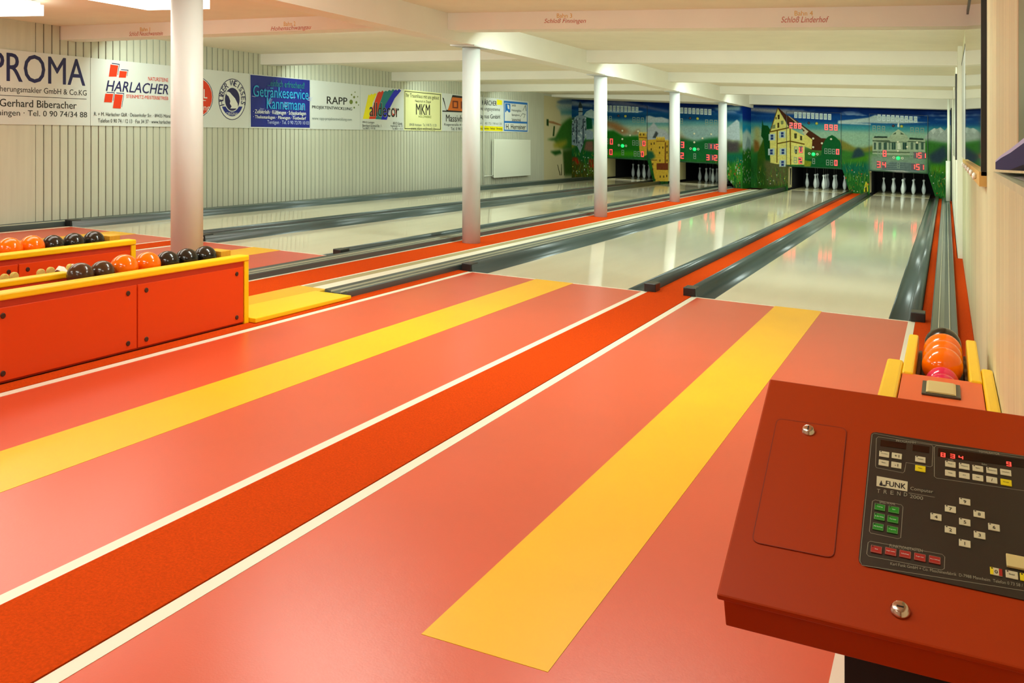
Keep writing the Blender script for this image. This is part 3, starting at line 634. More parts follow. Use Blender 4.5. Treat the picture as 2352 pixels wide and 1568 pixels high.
((60,110,50),0,[(-8.958,0.599),(-8.932,0.601),(-8.932,0.572),(-8.958,0.57)]),
((60,110,50),0,[(-8.53,0.172),(-8.505,0.173),(-8.505,0.144),(-8.53,0.143)]),
((60,110,50),0,[(-8.396,0.329),(-8.371,0.33),(-8.371,0.302),(-8.396,0.3)]),
((190,200,190),0,[(-9.103,0.367),(-9.077,0.369),(-9.077,0.34),(-9.103,0.338)]),
((160,170,150),0,[(-9.128,0.62),(-9.102,0.621),(-9.102,0.592),(-9.128,0.591)]),
((60,110,50),0,[(-8.406,0.123),(-8.381,0.124),(-8.381,0.096),(-8.406,0.094)]),
((160,170,150),0,[(-9.071,0.605),(-9.045,0.607),(-9.045,0.578),(-9.071,0.576)]),
((160,170,150),0,[(-9.182,0.517),(-9.156,0.518),(-9.156,0.489),(-9.182,0.488)]),
((60,110,50),0,[(-9.009,0.364),(-8.984,0.365),(-8.984,0.336),(-9.009,0.335)]),
((190,200,190),0,[(-8.722,0.505),(-8.697,0.506),(-8.697,0.477),(-8.722,0.476)]),
((190,200,190),0,[(-9.316,0.156),(-9.291,0.158),(-9.291,0.129),(-9.316,0.127)]),
((190,200,190),0,[(-8.991,0.605),(-8.965,0.607),(-8.965,0.578),(-8.991,0.576)]),
((190,200,190),0,[(-9.096,0.273),(-9.07,0.275),(-9.07,0.246),(-9.096,0.244)]),
((190,200,190),0,[(-8.796,0.345),(-8.77,0.347),(-8.77,0.318),(-8.796,0.316)]),
((60,110,50),0,[(-8.721,0.246),(-8.695,0.248),(-8.695,0.219),(-8.721,0.217)]),
((160,170,150),0,[(-9.001,0.447),(-8.976,0.448),(-8.976,0.419),(-9.001,0.418)]),
((60,110,50),0,[(-9.254,0.212),(-9.228,0.213),(-9.228,0.184),(-9.254,0.183)]),
((60,110,50),0,[(-9.259,0.155),(-9.233,0.157),(-9.233,0.128),(-9.259,0.126)]),
((60,110,50),0,[(-8.478,0.309),(-8.453,0.31),(-8.453,0.281),(-8.478,0.28)]),
((180,185,185),1,[(-7.29,1.427),(-7.175,1.559),(-7.109,1.641),(-6.979,1.47),(-6.816,1.445),(-6.654,1.293),(-6.654,1.167),(-7.307,1.139)]),
((70,75,75),1,[(-7.044,1.404),(-6.979,1.343),(-7.044,1.214),(-7.142,1.209)]),
((200,165,70),0,[(-7.522,1.306),(-7.489,1.339),(-7.307,1.33),(-7.282,1.252),(-7.282,0.757),(-7.389,0.695),(-7.489,0.827)]),
((200,165,70),0,[(-7.29,1.155),(-7.044,1.182),(-7.028,0.578),(-7.208,0.649),(-7.29,0.98)]),
((200,165,70),0,[(-7.044,1.229),(-6.8,1.24),(-6.8,0.511),(-7.044,0.514)]),
((200,165,70),0,[(-6.8,1.16),(-6.654,1.167),(-6.654,0.535),(-6.8,0.527)]),
((200,165,70),0,[(-7.191,0.681),(-7.019,0.69),(-6.987,0.104),(-7.077,0.122)]),
((200,165,70),0,[(-7.044,0.371),(-6.702,0.374),(-6.702,0.074),(-7.06,0.052)]),
((120,80,40),0,[(-7.514,1.226),(-7.282,1.22),(-7.282,1.196),(-7.514,1.202)]),
((120,80,40),0,[(-7.036,1.142),(-6.8,1.152),(-6.8,1.129),(-7.036,1.119)]),
((120,80,40),0,[(-6.8,1.113),(-6.767,1.114),(-6.767,0.529),(-6.808,0.526)]),
((120,80,40),0,[(-7.191,0.626),(-7.019,0.634),(-7.019,0.611),(-7.191,0.602)]),
((110,60,35),0,[(-7.028,0.539),(-6.654,0.566),(-6.654,0.377),(-7.028,0.364)]),
((75,60,35),0,[(-7.487,1.32),(-7.457,1.321),(-7.457,1.264),(-7.487,1.262)]),
((75,60,35),0,[(-7.388,1.324),(-7.358,1.325),(-7.358,1.268),(-7.388,1.266)]),
((75,60,35),0,[(-7.19,1.077),(-7.16,1.078),(-7.16,1.021),(-7.19,1.019)]),
((75,60,35),0,[(-7.108,1.096),(-7.078,1.098),(-7.078,1.04),(-7.108,1.039)]),
((75,60,35),0,[(-7.19,0.933),(-7.16,0.935),(-7.16,0.877),(-7.19,0.876)]),
((75,60,35),0,[(-6.961,0.992),(-6.931,0.993),(-6.931,0.936),(-6.961,0.934)]),
((75,60,35),0,[(-6.871,0.996),(-6.842,0.997),(-6.842,0.94),(-6.871,0.939)]),
((75,60,35),0,[(-6.961,0.849),(-6.931,0.85),(-6.931,0.793),(-6.961,0.791)]),
((75,60,35),0,[(-6.952,0.643),(-6.923,0.644),(-6.923,0.587),(-6.952,0.585)]),
((75,60,35),0,[(-6.757,1.032),(-6.728,1.034),(-6.728,0.977),(-6.757,0.975)]),
((75,60,35),0,[(-6.757,0.874),(-6.728,0.876),(-6.728,0.819),(-6.757,0.817)]),
((75,60,35),0,[(-6.757,0.653),(-6.728,0.654),(-6.728,0.597),(-6.757,0.596)]),
((75,60,35),0,[(-7.149,0.537),(-7.119,0.539),(-7.119,0.481),(-7.149,0.48)]),
((75,60,35),0,[(-7.149,0.394),(-7.119,0.395),(-7.119,0.338),(-7.149,0.336)]),
((75,60,35),0,[(-6.944,0.214),(-6.915,0.216),(-6.915,0.159),(-6.944,0.157)]),
((75,60,35),0,[(-6.847,0.22),(-6.817,0.222),(-6.817,0.165),(-6.847,0.163)]),
((75,60,35),0,[(-6.765,0.241),(-6.736,0.242),(-6.736,0.185),(-6.765,0.184)]),
((235,205,100),0,[(-7.505,1.363),(-7.479,1.364),(-7.479,1.316),(-7.505,1.315)]),
((235,205,100),0,[(-7.456,1.365),(-7.429,1.366),(-7.429,1.318),(-7.456,1.316)]),
((235,205,100),0,[(-7.406,1.366),(-7.379,1.367),(-7.379,1.32),(-7.406,1.318)]),
((235,205,100),0,[(-7.356,1.368),(-7.33,1.369),(-7.33,1.321),(-7.356,1.32)]),
((235,205,100),0,[(-7.307,1.37),(-7.28,1.371),(-7.28,1.323),(-7.307,1.322)]),
((235,205,100),0,[(-7.036,1.254),(-7.01,1.255),(-7.01,1.199),(-7.036,1.198)]),
((235,205,100),0,[(-6.987,1.256),(-6.961,1.257),(-6.961,1.201),(-6.987,1.2)]),
((235,205,100),0,[(-6.938,1.258),(-6.912,1.259),(-6.912,1.203),(-6.938,1.202)]),
((235,205,100),0,[(-6.889,1.26),(-6.863,1.261),(-6.863,1.205),(-6.889,1.204)]),
((235,205,100),0,[(-6.84,1.262),(-6.814,1.263),(-6.814,1.207),(-6.84,1.206)]),
((235,205,100),0,[(-6.791,1.184),(-6.765,1.186),(-6.765,1.154),(-6.791,1.153)]),
((235,205,100),0,[(-6.743,1.187),(-6.717,1.188),(-6.717,1.156),(-6.743,1.155)]),
((235,205,100),0,[(-6.694,1.189),(-6.668,1.19),(-6.668,1.158),(-6.694,1.157)]),
((40,85,60),2,[(-7.274,0.853),(-7.142,0.859),(-7.06,0.704),(-7.191,0.618),(-7.257,0.662)]),
((15,40,100),2,[(-6.409,2.223),(-4.805,2.174),(-4.805,2.106),(-5.711,2.058),(-6.409,2.038)]),
((130,160,170),2,[(-5.482,2.064),(-4.805,2.151),(-4.805,2.016),(-5.368,1.999)]),
((120,85,60),4,[(-6.416,1.366),(-6.304,1.244),(-6.192,1.249),(-6.113,1.221),(-6.192,1.061),(-6.416,1.082)]),
((30,95,50),3,[(-6.409,1.228),(-5.942,1.202),(-5.654,1.306),(-5.346,1.341),(-5.346,0.705),(-6.409,0.696)]),
((150,175,170),3,[(-6.409,1.552),(-5.312,1.615),(-5.312,1.32),(-5.711,1.258),(-5.942,1.202),(-6.233,1.259)]),
((185,200,200),1,[(-5.161,1.539),(-5.023,1.667),(-4.886,1.787),(-4.825,1.72),(-4.81,1.245),(-5.161,1.261)]),
((75,70,70),3,[(-5.161,1.261),(-4.993,1.191),(-4.84,1.244),(-4.825,0.923),(-5.161,0.907)]),
((30,95,75),3,[(-5.161,0.876),(-4.689,0.914),(-4.689,0.639),(-5.161,0.629)]),
((55,115,40),4,[(-5.161,0.645),(-4.689,0.639),(-4.659,0.182),(-5.161,0.121)]),
((30,90,50),0,[(-4.949,0.262),(-4.931,0.263),(-4.931,0.195),(-4.949,0.194)]),
((100,140,60),0,[(-4.871,0.247),(-4.853,0.248),(-4.853,0.181),(-4.871,0.179)]),
((30,90,50),0,[(-4.94,0.173),(-4.922,0.174),(-4.922,0.106),(-4.94,0.105)]),
((190,200,190),0,[(-5.039,0.185),(-5.021,0.186),(-5.021,0.118),(-5.039,0.117)]),
((30,90,50),0,[(-4.978,0.355),(-4.96,0.356),(-4.96,0.288),(-4.978,0.287)]),
((100,140,60),0,[(-4.91,0.452),(-4.893,0.453),(-4.893,0.385),(-4.91,0.384)]),
((100,140,60),0,[(-4.844,0.254),(-4.826,0.256),(-4.826,0.188),(-4.844,0.187)]),
((190,200,190),0,[(-4.899,0.642),(-4.882,0.643),(-4.882,0.576),(-4.899,0.575)]),
((30,90,50),0,[(-5.128,0.67),(-5.11,0.671),(-5.11,0.603),(-5.128,0.602)]),
((100,140,60),0,[(-5.098,0.551),(-5.08,0.552),(-5.08,0.484),(-5.098,0.483)]),
((100,140,60),0,[(-4.86,0.522),(-4.842,0.523),(-4.842,0.455),(-4.86,0.454)]),
((100,140,60),0,[(-4.979,0.296),(-4.961,0.297),(-4.961,0.229),(-4.979,0.228)]),
((100,140,60),0,[(-5.108,0.124),(-5.09,0.125),(-5.09,0.057),(-5.108,0.056)]),
((140,70,50),0,[(-4.826,0.183),(-4.808,0.185),(-4.808,0.117),(-4.826,0.116)]),
((100,140,60),0,[(-5.166,0.434),(-5.148,0.435),(-5.148,0.367),(-5.166,0.366)]),
((30,90,50),0,[(-5.078,0.486),(-5.06,0.487),(-5.06,0.419),(-5.078,0.418)]),
((30,90,50),0,[(-4.959,0.28),(-4.941,0.281),(-4.941,0.214),(-4.959,0.213)]),
((190,200,190),0,[(-5.062,0.212),(-5.044,0.213),(-5.044,0.145),(-5.062,0.144)]),
((190,200,190),0,[(-4.923,0.577),(-4.905,0.578),(-4.905,0.511),(-4.923,0.51)]),
((30,90,50),0,[(-4.92,0.65),(-4.902,0.651),(-4.902,0.583),(-4.92,0.582)]),
((190,200,190),0,[(-4.832,0.485),(-4.815,0.486),(-4.815,0.418),(-4.832,0.417)]),
((140,70,50),0,[(-5.167,0.223),(-5.149,0.224),(-5.149,0.156),(-5.167,0.155)]),
((190,200,190),0,[(-5.038,0.2),(-5.02,0.201),(-5.02,0.134),(-5.038,0.132)]),
((100,140,60),0,[(-5.157,0.567),(-5.139,0.568),(-5.139,0.5),(-5.157,0.499)]),
((190,200,190),0,[(-5.13,0.531),(-5.112,0.532),(-5.112,0.465),(-5.13,0.464)]),
((140,70,50),0,[(-5.049,0.474),(-5.031,0.475),(-5.031,0.408),(-5.049,0.407)]),
((140,70,50),0,[(-4.895,0.622),(-4.877,0.623),(-4.877,0.556),(-4.895,0.555)]),
((30,90,50),0,[(-4.864,0.664),(-4.847,0.665),(-4.847,0.597),(-4.864,0.596)]),
((140,70,50),0,[(-5.098,0.382),(-5.08,0.383),(-5.08,0.316),(-5.098,0.314)]),
((30,90,50),0,[(-4.844,0.494),(-4.826,0.495),(-4.826,0.428),(-4.844,0.427)]),
((100,140,60),0,[(-5.061,0.495),(-5.043,0.496),(-5.043,0.429),(-5.061,0.427)]),
((140,70,50),0,[(-4.886,0.33),(-4.868,0.331),(-4.868,0.264),(-4.886,0.263)]),
((30,90,50),0,[(-4.815,0.596),(-4.798,0.597),(-4.798,0.53),(-4.815,0.529)]),
((190,200,190),0,[(-5.144,0.33),(-5.126,0.331),(-5.126,0.263),(-5.144,0.262)]),
((140,70,50),0,[(-5.162,0.25),(-5.144,0.251),(-5.144,0.183),(-5.162,0.182)]),
((190,200,190),0,[(-4.876,0.427),(-4.859,0.428),(-4.859,0.361),(-4.876,0.36)]),
((30,90,50),0,[(-5.121,0.117),(-5.103,0.118),(-5.103,0.05),(-5.121,0.049)]),
((100,140,60),0,[(-4.885,0.495),(-4.867,0.496),(-4.867,0.429),(-4.885,0.428)]),
((100,140,60),0,[(-5.126,0.257),(-5.108,0.258),(-5.108,0.19),(-5.126,0.189)]),
((30,90,50),0,[(-4.947,0.236),(-4.929,0.237),(-4.929,0.169),(-4.947,0.168)]),
((30,90,50),0,[(-5.113,0.461),(-5.095,0.462),(-5.095,0.394),(-5.113,0.393)]),
((190,200,190),0,[(-4.87,0.518),(-4.852,0.519),(-4.852,0.452),(-4.87,0.451)]),
((100,140,60),0,[(-4.842,0.336),(-4.824,0.337),(-4.824,0.27),(-4.842,0.269)]),
((190,200,190),0,[(-4.823,0.431),(-4.805,0.433),(-4.805,0.365),(-4.823,0.364)]),
((140,70,50),0,[(-4.926,0.502),(-4.908,0.503),(-4.908,0.436),(-4.926,0.435)]),
((100,140,60),0,[(-5.068,0.446),(-5.05,0.447),(-5.05,0.379),(-5.068,0.378)]),
((100,140,60),0,[(-5.133,0.205),(-5.115,0.206),(-5.115,0.139),(-5.133,0.137)]),
((140,70,50),0,[(-4.948,0.399),(-4.93,0.4),(-4.93,0.332),(-4.948,0.331)]),
((140,70,50),0,[(-5.108,0.394),(-5.09,0.395),(-5.09,0.327),(-5.108,0.326)]),
((140,70,50),0,[(-5.151,0.22),(-5.133,0.221),(-5.133,0.153),(-5.151,0.152)]),
((60,55,25),1,[(-6.409,0.604),(-6.315,0.609),(-6.304,0.171),(-6.409,0.188)]),
]
MURAL_RIGHT = [
((28,70,125),3,[(-5.041,1.957),(0.297,1.982),(0.297,1.756),(-5.041,1.721)]),
((70,140,145),4,[(-5.041,1.744),(0.297,1.799),(0.297,1.648),(-5.041,1.555)]),
((150,180,155),4,[(-5.041,1.555),(0.297,1.648),(0.297,1.282),(-5.041,1.095)]),
((150,150,150),2,[(-5.041,2.145),(-4.007,2.128),(-3.336,2.078),(-3.006,2.02),(-3.894,1.992),(-5.041,2.075)]),
((180,195,190),1,[(-2.518,1.865),(-2.144,1.912),(-1.775,1.969),(-1.618,2.041),(-1.411,2.014),(-1.0,1.994),(-0.594,1.898),(-0.294,1.897),(-1.102,1.836),(-1.828,1.833),(-2.518,1.797)]),
((190,205,200),1,[(-2.518,1.831),(-1.723,1.814),(-1.723,1.781),(-2.518,1.786)]),
((170,180,170),0,[(-0.494,1.442),(-0.334,1.689),(-0.234,1.758),(-0.175,1.738),(-0.096,1.785),(0.003,1.702),(0.111,1.857),(0.248,1.711),(0.248,1.387)]),
((205,215,205),0,[(-0.314,1.689),(-0.234,1.758),(-0.195,1.694),(-0.264,1.604)]),
((205,215,205),0,[(-0.125,1.74),(-0.086,1.774),(-0.036,1.678),(-0.096,1.633)]),
((120,120,60),2,[(-2.518,1.401),(-2.304,1.297),(-2.091,1.172),(-1.88,1.17),(-1.671,1.258),(-1.618,1.138),(-1.933,1.045),(-2.251,1.052),(-2.518,1.152)]),
((60,110,50),3,[(-2.518,1.096),(-1.723,1.055),(-0.394,1.446),(0.101,1.381),(0.101,1.002),(-2.518,0.79)]),
((45,65,70),2,[(-2.198,0.885),(-2.123,1.114),(-2.017,1.198),(-1.912,1.113),(-1.859,0.959)]),
((50,65,75),3,[(-0.394,1.054),(-0.195,1.205),(0.003,1.344),(0.082,1.056),(-0.096,0.873),(-0.294,0.884)]),
((70,120,35),2,[(-2.465,0.793),(-1.986,0.93),(-1.671,1.057),(-1.671,0.745),(-2.465,0.646)]),
((30,95,75),4,[(-2.465,0.759),(-1.723,0.831),(-1.723,0.407),(-2.465,0.476)]),
((45,100,45),5,[(-5.041,0.328),(0.297,0.635),(0.297,-0.119),(-5.041,-0.499)]),
((80,130,40),3,[(-0.344,0.838),(0.082,0.839),(0.082,0.623),(-0.294,0.656)]),
((165,165,110),3,[(-4.658,1.64),(-4.519,1.622),(-4.485,1.178),(-4.554,1.0),(-4.658,1.054)]),
((130,95,50),2,[(-4.669,1.288),(-4.554,1.234),(-4.497,1.002),(-4.669,0.936)]),
((55,85,25),1,[(-4.577,0.92),(-4.392,1.391),(-4.358,0.948),(-4.341,-0.01),(-4.577,-0.025)]),
((20,70,30),0,[(-4.451,1.835),(-4.425,1.681),(-4.308,1.668),(-4.224,1.535),(-4.241,0.714),(-4.358,0.708),(-4.417,1.288),(-4.484,1.388)]),
((50,80,30),2,[(-4.51,0.734),(-3.711,0.64),(-3.744,0.096),(-4.577,-0.025),(-4.577,0.628)]),
((95,95,60),3,[(-4.409,0.74),(-4.074,0.723),(-3.777,0.636),(-3.793,0.11),(-4.325,0.06)]),
((225,215,130),0,[(-4.045,2.138),(-4.258,1.499),(-4.241,0.68),(-4.058,0.655),(-3.711,0.657),(-3.352,0.676),(-3.352,1.434),(-3.752,1.638)]),
((75,45,30),0,[(-4.058,2.158),(-4.033,2.159),(-3.826,1.974),(-3.646,1.895),(-3.255,1.606),(-2.934,1.392),(-2.806,1.389),(-2.902,1.068),(-3.191,1.071),(-3.191,1.222),(-3.417,1.608),(-3.752,1.646),(-3.843,1.804)]),
((215,205,120),0,[(-3.36,1.501),(-3.158,1.341),(-3.174,1.088),(-3.36,1.164)]),
((205,195,160),0,[(-3.777,1.95),(-3.744,1.943),(-3.255,1.555),(-3.344,1.451),(-3.417,1.532),(-3.344,1.569)]),
((100,75,30),0,[(-4.074,1.541),(-4.045,1.545),(-4.055,0.69),(-4.081,0.688)]),
((100,75,30),0,[(-3.736,1.638),(-3.708,1.622),(-3.698,0.658),(-3.724,0.656)]),
((100,75,30),0,[(-4.258,1.52),(-3.752,1.655),(-3.752,1.621),(-4.258,1.486)]),
((100,75,30),0,[(-4.058,1.214),(-3.719,1.297),(-3.719,1.266),(-4.058,1.184)]),
((100,75,30),0,[(-3.719,1.297),(-3.352,1.232),(-3.352,1.198),(-3.719,1.263)]),
((100,75,30),0,[(-4.058,2.146),(-4.045,2.121),(-4.241,1.5),(-4.266,1.499)]),
((190,205,200),0,[(-4.016,1.526),(-3.851,1.541),(-3.851,1.362),(-4.016,1.352)]),
((45,60,110),0,[(-3.967,1.507),(-3.897,1.513),(-3.897,1.381),(-3.967,1.375)]),
((190,205,200),0,[(-3.97,1.451),(-3.894,1.454),(-3.894,1.441),(-3.97,1.437)]),
((190,205,200),0,[(-4.283,1.447),(-4.116,1.462),(-4.116,1.283),(-4.283,1.273)]),
((45,60,110),0,[(-4.233,1.429),(-4.163,1.435),(-4.163,1.302),(-4.233,1.295)]),
((190,205,200),0,[(-4.236,1.372),(-4.159,1.375),(-4.159,1.362),(-4.236,1.358)]),
((190,205,200),0,[(-4.0,1.075),(-3.835,1.092),(-3.835,0.913),(-4.0,0.902)]),
((45,60,110),0,[(-3.95,1.057),(-3.881,1.064),(-3.881,0.932),(-3.95,0.925)]),
((190,205,200),0,[(-3.953,1.001),(-3.877,1.005),(-3.877,0.991),(-3.953,0.988)]),
((190,205,200),0,[(-4.3,1.053),(-4.133,1.069),(-4.133,0.89),(-4.3,0.879)]),
((45,60,110),0,[(-4.249,1.035),(-4.179,1.042),(-4.179,0.908),(-4.249,0.902)]),
((190,205,200),0,[(-4.253,0.978),(-4.176,0.982),(-4.176,0.968),(-4.253,0.965)]),
((190,205,200),0,[(-4.008,0.76),(-3.843,0.777),(-3.843,0.599),(-4.008,0.587)]),
((45,60,110),0,[(-3.958,0.742),(-3.889,0.749),(-3.889,0.617),(-3.958,0.61)]),
((190,205,200),0,[(-3.962,0.686),(-3.886,0.69),(-3.886,0.677),(-3.962,0.672)]),
((60,45,25),0,[(-4.05,1.967),(-4.0,1.977),(-4.0,1.858),(-4.045,1.848)]),
((60,45,25),0,[(-4.055,1.754),(-4.011,1.764),(-4.011,1.628),(-4.055,1.618)]),
((60,45,25),0,[(-4.104,1.906),(-4.079,1.912),(-4.079,1.847),(-4.104,1.843)]),
((130,135,95),0,[(-4.194,1.69),(-4.108,1.71),(-4.108,1.607),(-4.199,1.587)]),
((130,135,95),0,[(-3.967,1.808),(-3.901,1.822),(-3.901,1.726),(-3.962,1.712)]),
((70,70,45),0,[(-3.621,1.49),(-3.548,1.493),(-3.556,1.358),(-3.613,1.355)]),
((70,70,45),0,[(-3.466,1.437),(-3.417,1.431),(-3.417,1.313),(-3.466,1.319)]),
((70,70,45),0,[(-3.597,1.069),(-3.539,1.071),(-3.548,0.953),(-3.597,0.95)]),
((25,85,45),0,[(-2.918,1.184),(-2.838,1.354),(-2.758,1.441),(-2.663,1.487),(-2.568,1.432),(-2.473,1.337),(-2.426,1.206),(-2.434,0.659),(-3.352,0.609),(-3.32,0.796),(-3.094,0.874),(-2.934,0.949)]),
((130,140,50),1,[(-3.352,0.794),(-3.174,0.77),(-3.207,0.634),(-3.368,0.625)]),
((130,150,130),4,[(-1.757,1.039),(-0.409,1.071),(-0.394,0.621),(-1.757,0.577)]),
((165,178,150),0,[(-1.677,1.47),(-1.28,1.487),(-1.248,1.547),(-0.872,1.554),(-0.826,1.472),(-0.443,1.471),(-0.443,1.053),(-0.81,1.052),(-1.248,1.03),(-1.677,1.043)]),
((175,188,160),0,[(-1.232,1.523),(-1.201,1.592),(-1.067,1.698),(-0.927,1.603),(-0.888,1.537)]),
((70,90,70),0,[(-1.201,1.558),(-1.122,1.62),(-1.122,1.569)]),
((70,90,70),0,[(-1.013,1.624),(-0.927,1.569),(-1.013,1.565)]),
((230,230,210),0,[(-1.091,1.799),(-1.059,1.876),(-1.044,1.801),(-1.044,1.75),(-1.083,1.749)]),
((45,60,50),0,[(-1.629,1.498),(-1.327,1.505),(-1.327,1.464),(-1.653,1.454)]),
((45,60,50),0,[(-0.802,1.498),(-0.486,1.486),(-0.478,1.445),(-0.813,1.447)]),
((85,100,80),0,[(-1.677,1.394),(-1.28,1.41),(-1.248,1.369),(-0.872,1.386),(-0.826,1.413),(-0.443,1.404),(-0.443,1.379),(-0.826,1.384),(-1.248,1.344),(-1.677,1.364)]),
((50,75,65),0,[(-1.643,1.335),(-1.598,1.337),(-1.598,1.158),(-1.643,1.156)]),
((150,165,140),0,[(-1.624,1.327),(-1.618,1.328),(-1.618,1.166),(-1.624,1.165)]),
((50,75,65),0,[(-1.533,1.34),(-1.469,1.343),(-1.469,1.164),(-1.533,1.161)]),
((150,165,140),0,[(-1.504,1.333),(-1.498,1.333),(-1.498,1.171),(-1.504,1.171)]),
((50,75,65),0,[(-1.409,1.345),(-1.34,1.348),(-1.34,1.17),(-1.409,1.167)]),
((150,165,140),0,[(-1.378,1.338),(-1.371,1.339),(-1.371,1.177),(-1.378,1.177)]),
((50,75,65),0,[(-1.287,1.351),(-1.256,1.352),(-1.256,1.174),(-1.287,1.172)]),
((150,165,140),0,[(-1.275,1.343),(-1.268,1.343),(-1.268,1.182),(-1.275,1.182)]),
((50,75,65),0,[(-1.224,1.353),(-1.13,1.358),(-1.13,1.18),(-1.224,1.175)]),
((150,165,140),0,[(-1.18,1.347),(-1.174,1.347),(-1.174,1.186),(-1.18,1.186)]),
((50,75,65),0,[(-0.966,1.365),(-0.872,1.369),(-0.872,1.192),(-0.966,1.188)]),
((150,165,140),0,[(-0.922,1.358),(-0.916,1.358),(-0.916,1.198),(-0.922,1.198)]),
((50,75,65),0,[(-0.773,1.373),(-0.723,1.375),(-0.723,1.199),(-0.773,1.197)]),
((150,165,140),0,[(-0.751,1.366),(-0.745,1.366),(-0.745,1.206),(-0.751,1.206)]),
((50,75,65),0,[(-0.663,1.378),(-0.601,1.381),(-0.601,1.205),(-0.663,1.202)]),
((150,165,140),0,[(-0.635,1.371),(-0.629,1.371),(-0.629,1.212),(-0.635,1.211)]),
((50,75,65),0,[(-0.537,1.383),(-0.481,1.386),(-0.481,1.21),(-0.537,1.208)]),
((150,165,140),0,[(-0.512,1.376),(-0.506,1.376),(-0.506,1.217),(-0.512,1.217)]),
((215,220,195),0,[(-1.091,1.359),(-1.028,1.362),(-1.005,1.194),(-1.083,1.19)]),
((95,110,85),0,[(-1.677,1.112),(-0.443,1.145),(-0.443,1.112),(-1.677,1.077)]),
((115,130,125),0,[(-1.248,0.869),(-0.779,0.868),(-0.563,0.628),(-1.501,0.643)]),
((80,95,95),0,[(-1.28,0.825),(-0.748,0.836),(-0.745,0.823),(-1.283,0.811)]),
((80,95,95),0,[(-1.335,0.775),(-0.702,0.788),(-0.698,0.775),(-1.338,0.761)]),
((80,95,95),0,[(-1.39,0.724),(-0.655,0.74),(-0.652,0.727),(-1.393,0.71)]),
((80,95,95),0,[(-1.446,0.673),(-0.609,0.693),(-0.606,0.679),(-1.449,0.66)]),
((190,190,180),0,[(-1.39,0.632),(-0.981,0.655),(-0.717,0.619),(-1.028,0.585)]),
((210,215,190),0,[(-1.805,0.265),(-1.784,0.266),(-1.784,0.244),(-1.805,0.242)]),
((210,215,190),0,[(-1.815,0.002),(-1.794,0.003),(-1.794,-0.019),(-1.815,-0.021)]),
((210,215,190),0,[(-1.821,0.492),(-1.8,0.493),(-1.8,0.471),(-1.821,0.47)]),
((150,110,60),0,[(-2.247,0.112),(-2.226,0.113),(-2.226,0.091),(-2.247,0.089)]),
((210,215,190),0,[(-0.137,0.456),(-0.117,0.458),(-0.117,0.436),(-0.137,0.435)]),
((210,215,190),0,[(-2.063,0.44),(-2.042,0.441),(-2.042,0.419),(-2.063,0.417)]),
((190,90,60),0,[(-2.337,0.387),(-2.316,0.388),(-2.316,0.366),(-2.337,0.364)]),
((150,110,60),0,[(-2.145,0.179),(-2.123,0.18),(-2.123,0.157),(-2.145,0.156)]),
((190,90,60),0,[(-2.184,0.091),(-2.163,0.093),(-2.163,0.07),(-2.184,0.069)]),
((200,210,200),0,[(-2.359,0.299),(-2.338,0.3),(-2.338,0.278),(-2.359,0.277)]),
((190,90,60),0,[(-1.908,0.338),(-1.887,0.339),(-1.887,0.317),(-1.908,0.315)]),
((210,215,190),0,[(-2.057,0.064),(-2.036,0.065),(-2.036,0.043),(-2.057,0.041)]),
((190,90,60),0,[(-0.088,0.392),(-0.069,0.393),(-0.069,0.372),(-0.088,0.37)]),
((210,215,190),0,[(-0.055,0.668),(-0.035,0.669),(-0.035,0.647),(-0.055,0.646)]),
((150,110,60),0,[(-1.958,0.465),(-1.937,0.466),(-1.937,0.443),(-1.958,0.442)]),
((200,210,200),0,[(-1.933,0.32),(-1.912,0.322),(-1.912,0.299),(-1.933,0.298)]),
((190,90,60),0,[(-0.048,0.503),(-0.028,0.504),(-0.028,0.482),(-0.048,0.481)]),
((215,200,70),0,[(-1.88,0.23),(-1.838,0.333),(-1.786,0.236),(-1.786,0.068),(-1.891,0.061)]),
((40,35,20),0,[(-1.859,0.175),(-1.817,0.178),(-1.817,0.066),(-1.859,0.063)]),
]
CONSOLE_TEXT = [
('PROGRAMM','padwhite',0.2174,0.2465,0.3679,0.3704,0.0052,0),
('TOTALISATOR','padwhite',0.3376,0.3669,0.374,0.3758,0.005,0),
('FUNK','black',0.2067,0.2351,0.2657,0.266,0.0111,2),
('T','padwhite',0.1952,0.1998,0.2477,0.2481,0.0082,0),
('R','padwhite',0.2048,0.2094,0.2485,0.2489,0.0082,0),
('E','padwhite',0.2143,0.2188,0.2493,0.2497,0.0082,0),
('N','padwhite',0.2237,0.2283,0.2501,0.2505,0.0081,0),
('D','padwhite',0.2331,0.2377,0.2509,0.2512,0.0081,0),
('Computer','padwhite',0.2418,0.2732,0.2642,0.2656,0.0092,0),
('2000','padwhite',0.2416,0.2597,0.2496,0.2501,0.0072,0),
('SPIELWAHL','padwhite',0.2,0.2224,0.2273,0.2291,0.0044,0),
('FUNKTIONSTASTEN','padwhite',0.2178,0.261,0.1466,0.1495,0.0056,1),
('Karl Funk GmbH + Co. Maschinenfabrik  D-7988 Mannheim  Telefon 0 73 58 / 12','padwhite',0.2204,0.3906,0.115,0.1259,0.0053,0),
('Holz','padwhite',0.2941,0.3015,0.3447,0.3447,0.0039,0),
('Bahn','padwhite',0.3412,0.3484,0.3475,0.3475,0.0039,0),
]
